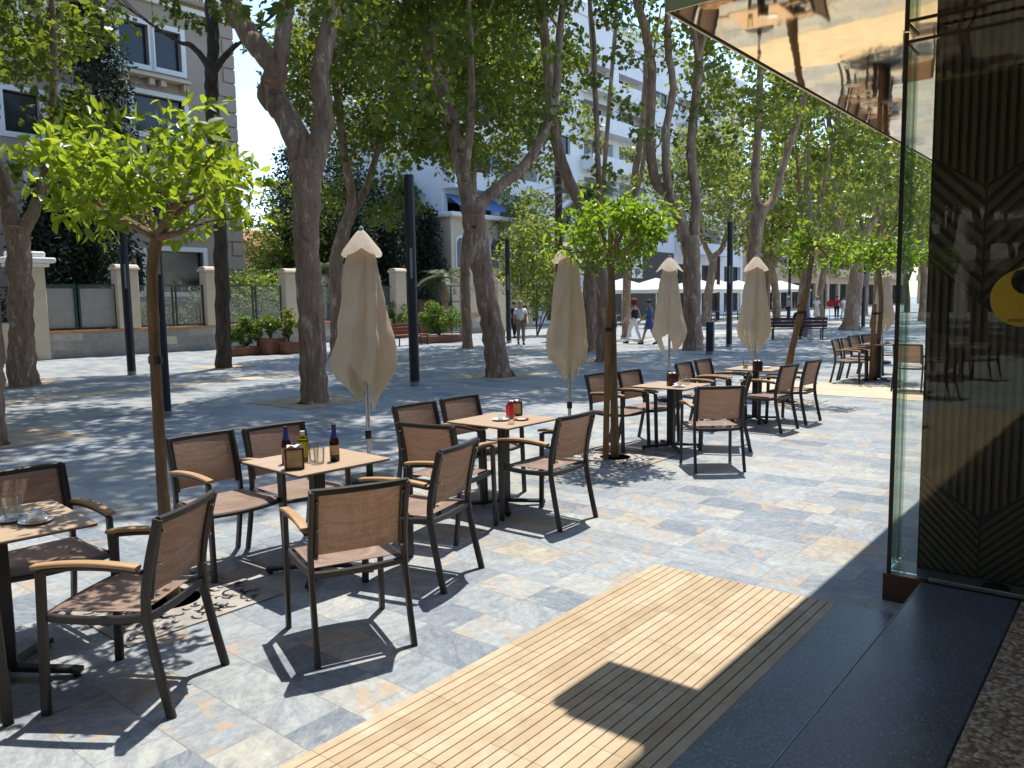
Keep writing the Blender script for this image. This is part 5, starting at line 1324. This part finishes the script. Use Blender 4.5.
sl.build('sill', 'pillar_paint', V, smooth=False)
qn = MB()
for k in range(int(VH / .7)):
    L = .9 if k % 2 else .6; qn.box((vu1 - L / 2 + .02, -.02, .4 + k * .7), (L, .10, .62))
qn.build('quoin', 'villa_wall', V, smooth=False)
MB().box(((vu1 - 6) / 2, 8, VH + .6), (vu1 + 5, 15, .2)).build('roof', 'roof_tile', V, smooth=False)

def apartment(label, ua, ub, w, H, wallm, seed, ground=4.5, awn='awning_blue', bays=None, depth=16, arches=False):
    rng = random.Random(seed); W = ub - ua; t = empty('apartment_building', label, 'building', UW(ua, w), TH)
    st = 3.1; ns = int((H - ground) / st); nb = bays or max(3, int(W / 5)); bw = W / nb; ops = []; bal = []
    for k in range(ns):
        for b in range(nb):
            z = ground + k * st
            if (b % 3) != 2: ops.append((b * bw + .5, z + .25, bw - 1.0, 2.3)); bal.append((b, k))
            else: ops.append((b * bw + bw * .28, z + .9, bw * .44, 1.4))
    gops = [(b * bw + .5, .2, bw - 1., ground - 1.2) for b in range(nb)]
    m = MB(); facade(m, W, H, ops + gops, .9); shell(m, W, H, depth); m.build('wall', wallm, t, smooth=False)
    for (x, z, ww, h) in ops:
        if ww > bw * .6:
            p = MB().box((x + ww / 2, .88, z + h / 2), (ww, .04, h)).build('window', 'cream_wall', t, smooth=False)
            q = MB(); q.box((x + ww * .3, .84, z + h * .46), (ww * .32, .04, h * .9)); q.box((x + ww * .72, .84, z + h * .46), (ww * .3, .04, h * .9)); q.build('pane', 'dark_glass', p, smooth=False)
        else: window(t, x, z, ww, h, 'white_trim', .1, .2, .03)
    for (x, z, ww, h) in gops:
        p = MB().box((x + ww / 2, .5, z + h / 2), (ww, .05, h)).build('shop_front', 'dark_glass', t, smooth=False)
        f = MB(); [f.box((x + ww * i / 4, .45, z + h / 2), (.09, .08, h)) for i in range(5)]; f.box((x + ww / 2, .45, z + h - .1), (ww, .07, .12)); f.build('frame', 'black_metal', p, smooth=False)
    for b, k in bal:
        z = ground + k * st; f = MB(); f.box((b * bw + bw / 2, -.6, z + .05), (bw + .02, 1.25, .22)); f.box((b * bw + bw / 2, -1.18, z + .62), (bw + .02, .12, .95))
        for s in (0, 1): f.box((b * bw + s * bw + (.06 if s == 0 else -.06), -.58, z + .62), (.1, 1.08, .95))
        o = f.build('balcony', wallm, t, smooth=False)
        if rng.random() < .35:
            a = MB(); x0 = b * bw + .3; x1 = (b + 1) * bw - .3
            a.add([(x0, -.05, z + 2.75), (x1, -.05, z + 2.75), (x1, -1.5, z + 1.75), (x0, -1.5, z + 1.75), (x0, -.05, z + 2.72), (x1, -.05, z + 2.72), (x1, -1.5, z + 1.72), (x0, -1.5, z + 1.72)], [(0, 1, 2, 3), (7, 6, 5, 4), (3, 2, 6, 7), (0, 3, 7, 4), (1, 5, 6, 2)])
            a.build('awning', awn if rng.random() < .7 else 'awning_sand', o, smooth=False)
    r = MB(); r.box((W / 2, depth / 2, H + .5), (W + .3, depth + .3, 1.)); r.box((W * .6, depth / 2, H + 2.2), (W * .3, depth * .5, 2.4)); r.build('roof', wallm, t, smooth=False)
    return t
AW = 37.
apartment('tall white apartment block with balconies behind the plane trees', uof(445, AW), uof(742, AW), AW, 24.5, 'white_wall', 3, 6.2)
ob_ = empty('low_house', 'low house with tiled roof beyond the garden fence', 'building', UW(uof(262, 44), 44), TH)
L_ = uof(300, 44) - uof(262, 44)
MB().box((L_ / 2, 3, 2.6), (L_, 6, 5.2)).build('wall', 'tan_wall', ob_, smooth=False); MB().sweep([(-.3, 3, 5.21), (L_ + .3, 3, 5.21)], [(-3.6, 0), (3.6, 0), (0, 1.6)], (0, 0, 1)).build('roof', 'roof_tile', ob_, smooth=False)
window(ob_, L_ * .3, 2., L_ * .2, 1.6); window(ob_, L_ * .65, 2., L_ * .2, 1.6)
# cream arcaded house between the trunks
ar = empty('arcade_house', 'cream house with arched white windows behind the leaning plane', 'building', UW(uof(455, 35), 35.2), TH)
L_ = uof(535, 35) - uof(455, 35)
m = MB(); m.box((L_ / 2, .7, 3.6), (L_, 1.4, 7.2)); m.build('wall', 'cream_wall', ar, smooth=False)
MB().box((L_ / 2, .55, 7.35), (L_ + .5, 1.9, .3), None, .05).build('cornice', 'white_trim', ar)
for k in range(5):
    x = L_ * (k + .5) / 5; aw = L_ / 5 * .58
    pr = [(x - aw / 2, 3.9), (x + aw / 2, 3.9)] + [(x + aw / 2 * math.cos(a), 5.6 + aw / 2 * math.sin(a)) for a in [math.pi * i / 10 for i in range(11)]]
    f = MB(); n = len(pr); f.add([(a, -.08, b) for a, b in pr] + [(a, -.002, b) for a, b in pr], [tuple(range(n))] + [(i, n + i, n + (i + 1) % n, (i + 1) % n) for i in range(n)]); o = f.build('window', 'white_trim', ar, smooth=False)
    pr2 = [(x + (a - x) * .8, 4.75 + (b - 4.75) * .86) for a, b in pr]
    q = MB(); q.add([(a, -.09, b) for a, b in pr2] + [(a, -.081, b) for a, b in pr2], [tuple(range(n))] + [(i, n + i, n + (i + 1) % n, (i + 1) % n) for i in range(n)]); q.build('pane', 'silver_leaf' if False else 'shutter_grey', o, smooth=False)
apartment('tan stone building closing the far end of the avenue', uof(742, 38) + .5, uof(905, 38), 38., 12.5, 'tan_wall', 9, 4.6, 'awning_sand')
eb = apartment('pale block at the very end of the avenue', 0, 60, 0, 15, 'tan_wall', 11, 4.6, 'awning_sand')
eb.location = UW(175, 38); eb.rotation_euler.z = TH - math.pi / 2
apartment('unseen apartment block added left of the view for the glass to reflect', -75, -14, 37., 17, 'cream_wall', 15, 4.6)  # out of frame, added as backdrop for the pane's reflection
eb2 = apartment('unseen building added left of the view to close off the reflected sky', 0, 60, 0, 15, 'cream_wall', 19, 4.6)  # out of frame, added to shut out the horizon mirrored in the pane
eb2.location = UW(-66, -12); eb2.rotation_euler.z = TH + math.pi / 2
# shop sign panel among the parasols
sg = empty('poster_panel', 'dark shop front panel with white poster behind the white parasols', 'sign', UW(uof(608, 36.), 35.3), TH)
Lp = uof(668, 36.) - uof(608, 36.)
MB().box((Lp / 2, .3, 3.0), (Lp, .4, 6.0)).build('panel', 'shop_dark', sg, smooth=False)
po = MB().box((Lp * .36, .085, 4.6), (Lp * .17, .02, 2.0)).build('poster', 'white_plastic', sg, smooth=False)
f = MB(); [f.box((Lp * .30 + i * Lp * .035, .073, 5.1), (Lp * .02, .01, .5)) for i in range(4)]; f.box((Lp * .36, .073, 4.2), (Lp * .09, .01, .5)); f.build('print', 'shutter_grey', po, smooth=False)

# white market parasols with tables far off
def parasol(px, Y, label, wd=4.2, top=3.25):
    p = at(px, 300, Y); t = empty('market_parasol', label, 'parasol', (p[0], p[1], 0), TH, 'open white parasols of the far cafe')
    c = MB(); h = wd / 2
    c.add([(-h, -h, top - .85), (h, -h, top - .85), (h, h, top - .85), (-h, h, top - .85), (0, 0, top), (-h, -h, top - 1.05), (h, -h, top - 1.05), (h, h, top - 1.05), (-h, h, top - 1.05)], [(0, 1, 4), (1, 2, 4), (2, 3, 4), (3, 0, 4), (0, 5, 6, 1), (1, 6, 7, 2), (2, 7, 8, 3), (3, 8, 5, 0)])
    c.build('canopy', 'white_canvas', t, smooth=False); MB().lathe([(.05, 0), (.05, top)], 10).build('pole', 'steel', t); MB().box((0, 0, .05), (.8, .8, .1), None, .02).build('base', 'concrete_base', t)
for k, (px, Y, lab) in enumerate([(622, 56, 'white parasol left of all, above dark tables'), (656, 56, 'white parasol left of the third umbrella'), (696, 60, 'white parasol between third umbrella and twin stemmed plane'), (717, 64, 'white parasol right of the twin stemmed plane'), (738, 68, 'white parasol left of the fourth umbrella'), (780, 72, 'small white parasol by the far people')]):
    parasol(px, Y, lab)
def cafe_set(px, Y, label):
    p = at(px, 300, Y); t = empty('cafe_table', label, 'table', (p[0], p[1], 0), 1., 'far cafe tables')
    MB().lathe([(.4, .72), (.4, .74), (.001, .742)], 16).build('tabletop', 'grey_metal', t); MB().lathe([(.2, 0), (.2, .02), (.04, .04), (.04, .72)], 10).build('column', 'black_metal', t)
    for k in range(3):
        a = k * 2.1 + px; c = empty('cafe_chair', 'dark chair at a far cafe table under the white parasols', 'chair', (p[0] + .75 * math.cos(a), p[1] + .75 * math.sin(a), 0), a - math.pi / 2, 'far cafe chairs')
        MB().box((0, 0, .45), (.44, .44, .04), None, .01).build('seat', 'dark_metal', c); MB().box((0, .21, .68), (.42, .03, .34), None, .01).build('backrest', 'grey_metal', c)
        for sx in (-1, 1):
            for sy in (-1, 1): MB().bar([(sx * .19, sy * .19, 0), (sx * .19, sy * .19, .43)], .03, .03, (0, 1, 0)).build('leg', 'dark_metal', c)
for px, Y, lab in [(614, 51, 'far cafe table left of the red haired woman'), (623, 55, 'far cafe table behind the red haired woman'), (688, 57, 'far cafe table beside the twin stemmed plane'), (716, 60, 'far cafe table right of the twin stemmed plane'), (738, 62, 'far cafe table behind the fourth umbrella')]: cafe_set(px, Y, lab)

# ------------------------------------------------------------------ people
def skin_mesh(name, verts, edges, radii, m, parent, sub=1):
    me = bpy.data.meshes.new(name); me.from_pydata([tuple(v) for v in verts], edges, []); me.update()
    o = bpy.data.objects.new(name, me); COL.objects.link(o)
    md = o.modifiers.new('Skin', 'SKIN'); md.use_smooth_shade = True
    if not me.skin_vertices: return o
    for i, r in enumerate(radii):
        sv = me.skin_vertices[0].data[i]; sv.radius = (r, r) if isinstance(r, (int, float)) else r; sv.use_root = i == 0
    s = o.modifiers.new('Subsurf', 'SUBSURF'); s.levels = sub; s.render_levels = sub
    dg = bpy.context.evaluated_depsgraph_get(); nm = bpy.data.meshes.new_from_object(o.evaluated_get(dg))
    o.modifiers.clear(); o.data = nm; nm.materials.clear(); nm.materials.append(M[m]); nm.shade_smooth(); o.parent = parent
    return o
def person(loc, face, label, h=1.7, top='cloth_white', legs='cloth_khaki', hair='hair_grey', skin='skin', stride=.25, female=False, skirt=None, sleeves=True, shorts=False, sit=False, hat=None, bag=None, bigH=False, swing=.25):
    t = empty('person', label, 'person', loc, face, 'people in the plaza'); k = h / 1.75
    V_ = lambda x, y, z: Vector((x * k, y * k, z * k))
    sh = .17 if female else .20; hip = .10
    if sit:
        L = {'hl': V_(-hip, 0, .52), 'hr': V_(hip, 0, .52), 'kl': V_(-hip, .42, .50), 'kr': V_(hip, .42, .50), 'al': V_(-hip, .45, .08), 'ar': V_(hip, .45, .08), 'tl': V_(-hip, .6, .03), 'tr': V_(hip, .6, .03), 'pel': V_(0, 0, .54), 'wai': V_(0, .0, .75), 'che': V_(0, .02, 1.0), 'nec': V_(0, .04, 1.18), 'hea': V_(0, .06, 1.32)}
    else:
        s = stride
        L = {'hl': V_(-hip, 0, .90), 'hr': V_(hip, 0, .90), 'kl': V_(-hip * .95, s * .6, .49), 'kr': V_(hip * .95, -s * .25, .50), 'al': V_(-hip * .9, s, .08), 'ar': V_(hip * .9, -s, .10), 'tl': V_(-hip * .9, s + .16, .035), 'tr': V_(hip * .9, -s + .14, .035), 'pel': V_(0, 0, .95), 'wai': V_(0, 0, 1.10), 'che': V_(0, .01, 1.33), 'nec': V_(0, .0, 1.50), 'hea': V_(0, .02, 1.63)}
    dz = L['che'].z; sw_ = swing
    for q, sg in (('l', -1), ('r', 1)):
        L['s' + q] = Vector((sg * sh * k, 0, dz + .09 * k)); L['e' + q] = Vector((sg * (sh + .06) * k, -sg * sw_ * .4 * k, dz - .19 * k)); L['w' + q] = Vector((sg * (sh + .04) * k, (-sg * sw_ + .12) * k, dz - .42 * k)); L['h' + q + 'n'] = Vector((sg * (sh + .03) * k, (-sg * sw_ * 1.1 + .17) * k, dz - .52 * k))
    names = ['pel', 'wai', 'che', 'nec', 'hea', 'hl', 'kl', 'al', 'tl', 'hr', 'kr', 'ar', 'tr', 'sl', 'el', 'wl', 'hln', 'sr', 'er', 'wr', 'hrn']; ix = {n: i for i, n in enumerate(names)}
    hd = L['hea'] + V_(0, 0, .12); verts = [L[n] for n in names] + [hd]
    E_ = [('pel', 'wai'), ('wai', 'che'), ('che', 'nec'), ('nec', 'hea'), ('pel', 'hl'), ('hl', 'kl'), ('kl', 'al'), ('al', 'tl'), ('pel', 'hr'), ('hr', 'kr'), ('kr', 'ar'), ('ar', 'tr'), ('che', 'sl'), ('sl', 'el'), ('el', 'wl'), ('wl', 'hln'), ('che', 'sr'), ('sr', 'er'), ('er', 'wr'), ('wr', 'hrn')]
    ed = [(ix[a], ix[b]) for a, b in E_] + [(ix['hea'], len(names))]
    rd = dict(pel=.13, wai=.115 if not female else .10, che=.135, nec=.055, hea=.088, hl=.085, kl=.055, al=.04, tl=.035, hr=.085, kr=.055, ar=.04, tr=.035, sl=.055, el=.042, wl=.03, hln=.032, sr=.055, er=.042, wr=.03, hrn=.032)
    skin_mesh('body', verts, ed, [rd[n] * k for n in names] + [.075 * k], skin, t)
    # shirt
    sn = ['che', 'wai', 'pel', 'nec', 'sl', 'sr'] + (['el', 'er'] if sleeves else []); si = {n: i for i, n in enumerate(sn)}
    sv = [L[n].copy() for n in sn]; sv[3] = L['nec'] - V_(0, 0, .03)
    se = [(0, 1), (1, 2), (0, 3), (0, 4), (0, 5)] + ([(4, 6), (5, 7)] if sleeves else [])
    if sleeves: sv[6] = L['sl'].lerp(L['el'], .75); sv[7] = L['sr'].lerp(L['er'], .75)
    skin_mesh('shirt', sv, se, [.155 * k, (.125 if female else .142) * k, .15 * k, .075 * k, .072 * k, .072 * k] + [.062 * k] * (2 if sleeves else 0), top, t)
    if skirt:
        z1 = L['wai'].z - .05 * k; z0 = skirt * k
        MB().grid(lambda a, b: Vector(((.15 + .10 * b) * k * math.cos(6.283 * a) * (1 + .06 * math.sin(a * 44) * b), (.12 + .11 * b) * k * math.sin(6.283 * a), z1 + (z0 - z1) * b)), 28, 6, True).build('skirt', legs, t)
    else:
        f = .45 if shorts else .95
        tn = [L['pel'], L['hl'], L['kl'], L['kl'].lerp(L['al'], f), L['hr'], L['kr'], L['kr'].lerp(L['ar'], f)]
        if shorts: tn[3] = L['kl'].lerp(L['al'], .1); tn[6] = L['kr'].lerp(L['ar'], .1)
        skin_mesh('trousers', tn, [(0, 1), (1, 2), (2, 3), (0, 4), (4, 5), (5, 6)], [.145 * k, .105 * k, .075 * k, .065 * k, .105 * k, .075 * k, .065 * k], legs, t)
    for q in ('l', 'r'):
        a, b = L['a' + q], L['t' + q]; MB().tube([a + V_(0, -.05, -.03), a + V_(0, .02, -.03), b + V_(0, .03, -.005)], [.045 * k, .05 * k, .035 * k], 10).build('shoe', 'cloth_black', t)
    hc = L['hea'] + V_(0, .0, .075); R_ = .108 * k
    hs_ = MB(); 
    hs_.grid(lambda a, b: hc + Vector((R_ * math.sin(b * 1.9) * math.cos(6.283 * a) * (1.35 if bigH else 1.), -.012 + R_ * 1.08 * math.sin(b * 1.9) * math.sin(6.283 * a) * (1.3 if bigH else 1.), R_ * (1.15 if bigH else 1.) * math.cos(b * 1.9) - (.12 * k * max(0, b - .8) / .2 if bigH and math.sin(6.283 * a) < .3 else 0))), 24, 9, True)
    hs_.build('hair', hair, t)
    fc = MB(); fy = L['hea'].y + .088 * k
    nz = L['hea'].z + .045 * k; fc.add([(0, fy + .022 * k, nz - .01 * k), (-.014 * k, fy - .01, nz - .018 * k), (.014 * k, fy - .01, nz - .018 * k), (0, fy - .012, nz + .035 * k)], [(0, 1, 3), (0, 3, 2), (0, 2, 1)])
    fc.build('nose', skin, t)
    if hat: MB().lathe([(.17 * k, hc.z + .03 * k), (.12 * k, hc.z + .045 * k), (.112 * k, hc.z + .12 * k), (.07 * k, hc.z + .145 * k), (.001, hc.z + .15 * k)], 20, (hc.x, hc.y, 0)).build('hat', hat, t)
    if bag: MB().box((sh * k + .09, -.05, dz - .25), (.1, .26, .3), None, .03).build('bag', bag, t)
    return t
def PG(px, py): return gnd(px, py)
def toward(p): return math.atan2(-p[1], -p[0]) - math.pi / 2
p = PG(521, 344.5); person(p, toward(p) + .15, 'man in white shirt and khaki trousers walking towards us beside the lamp post', 1.72, 'cloth_white', 'cloth_khaki', 'hair_grey', stride=.14)
p = PG(514.5, 338); person(p, toward(p) + 2.6, 'person in black half hidden by the lamp post, behind the man in white shirt', 1.68, 'cloth_black', 'cloth_black', 'hair_red', 'skin', .15, True)
p = PG(634.5, 343.5); person(p, toward(p) - 2.2, 'red haired woman in black top and white trousers walking away', 1.72, 'cloth_black', 'cloth_white', 'hair_red', 'skin', .3, True, sleeves=False, bigH=True)
p = PG(649.5, 344.5); person(p, toward(p) - 1.9, 'woman in blue tunic with bare legs, half behind the third umbrella', 1.68, 'cloth_blue', 'cloth_blue', 'hair_brown', 'skin_tan', .28, True, skirt=.62, sleeves=True)
p = at(774, 319.5, 58); p.z = 0; person(p, 2.0, 'person in white top and dark trousers standing beside the distant trunk', 1.66, 'cloth_white', 'cloth_navy', 'hair_brown', 'skin_tan', .08)
p = at(788, 319.5, 59); p.z = 0; person(p, 1.5, 'person in pale blue shirt, dark trousers and white cap, seen from behind', 1.74, 'cloth_lightblue', 'cloth_navy', 'hair_grey', 'skin_tan', .10, hat='hat_straw')
p = at(816.5, 320.5, 57); p.z = 0; person(p, toward(p), 'person in long pale dress and hat walking between the posts', 1.70, 'cloth_white', 'cloth_cream', 'hair_grey', 'skin_tan', .1, True, skirt=.35, hat='hat_straw')
p = at(836.5, 319.5, 60); p.z = 0; person(p, toward(p), 'person in red top with dark trousers left of the bent plane tree', 1.72, 'cloth_red', 'cloth_black', 'hair_brown', 'skin_tan', .12)
p = at(843, 319.5, 60.5); p.z = 0; person(p, toward(p) + 1.0, 'person in white with dark hair directly beside the bent plane tree', 1.68, 'cloth_white', 'cloth_white', 'hair_brown', 'skin_tan', .12, True)
p = gnd(797, 339.5); person((p[0] + .12, p[1] + .05, 0), TH + math.pi + math.pi / 2 + .5, 'person with light brown hair seated on the dark bench', 1.68, 'cloth_black', 'cloth_black', 'hair_brown', 'skin', sit=True)
p = at(829.5, 318.5, 63)
rs = empty('red_sign', 'round red sign on a thin stand among the far people', 'sign', (p[0], p[1], 0), toward(p))
MB().tube([(0, 0, 0), (0, 0, 1.1)], .03, 8).build('stand', 'grey_metal', rs)
d_ = MB(); n = 20; d_.add([(.24 * math.cos(6.283 * i / n), .03 * s, 1.15 + .28 * math.sin(6.283 * i / n)) for s in (-1, 1) for i in range(n)], [tuple(range(n)), tuple(reversed(range(n, 2 * n)))] + [(i, n + i, n + (i + 1) % n, (i + 1) % n) for i in range(n)]); d_.build('disc', 'red_plastic', rs, smooth=False)
p = at(718, 317, 63)
mpo = empty('maroon_post', 'short dark red post by the far white parasols', 'post', (p[0], p[1], 0)); MB().lathe([(.13, 0), (.13, 5.0), (.11, 5.05)], 12).build('shaft', 'maroon_metal', mpo)

# ------------------------------------------------------------------ light
EL, AZ = R(71.3), R(15.1)      # sun is high, ahead and slightly right
sd = Vector((math.sin(AZ) * math.cos(EL), math.cos(AZ) * math.cos(EL), math.sin(EL)))
sl = bpy.data.lights.new('sun', 'SUN'); sl.energy = 2.75; sl.angle = R(.55); sl.color = (1, .955, .88)
so = bpy.data.objects.new('sun', sl); COL.objects.link(so); so.rotation_euler = (-sd).to_track_quat('-Z', 'Y').to_euler(); so.location = (0, 0, 50)
W = bpy.data.worlds.new('World'); S.world = W; W.use_nodes = True; nt = W.node_tree; nt.nodes.clear()
sky = nt.nodes.new('ShaderNodeTexSky'); sky.sky_type = 'NISHITA'; sky.sun_disc = False; sky.sun_elevation = EL; sky.sun_rotation = AZ; sky.dust_density = .3; sky.air_density = 1.0; sky.ozone_density = 1.0
bg = nt.nodes.new('ShaderNodeBackground'); bg.inputs['Strength'].default_value = .15
wo = nt.nodes.new('ShaderNodeOutputWorld'); nt.links.new(sky.outputs[0], bg.inputs[0]); nt.links.new(bg.outputs[0], wo.inputs[0])
S.view_settings.view_transform = 'Standard'; S.view_settings.look = 'None'; S.view_settings.exposure = 1.25; S.view_settings.gamma = 1; S.view_settings.use_curve_mapping = False
S.render.engine = 'CYCLES'
c = S.cycles; c.use_denoising = True; c.denoiser = 'OPENIMAGEDENOISE'; c.max_bounces = 9; c.diffuse_bounces = 4; c.glossy_bounces = 4; c.transmission_bounces = 6; c.transparent_max_bounces = 16; c.caustics_reflective = False; c.caustics_refractive = False; c.sample_clamp_indirect = 6
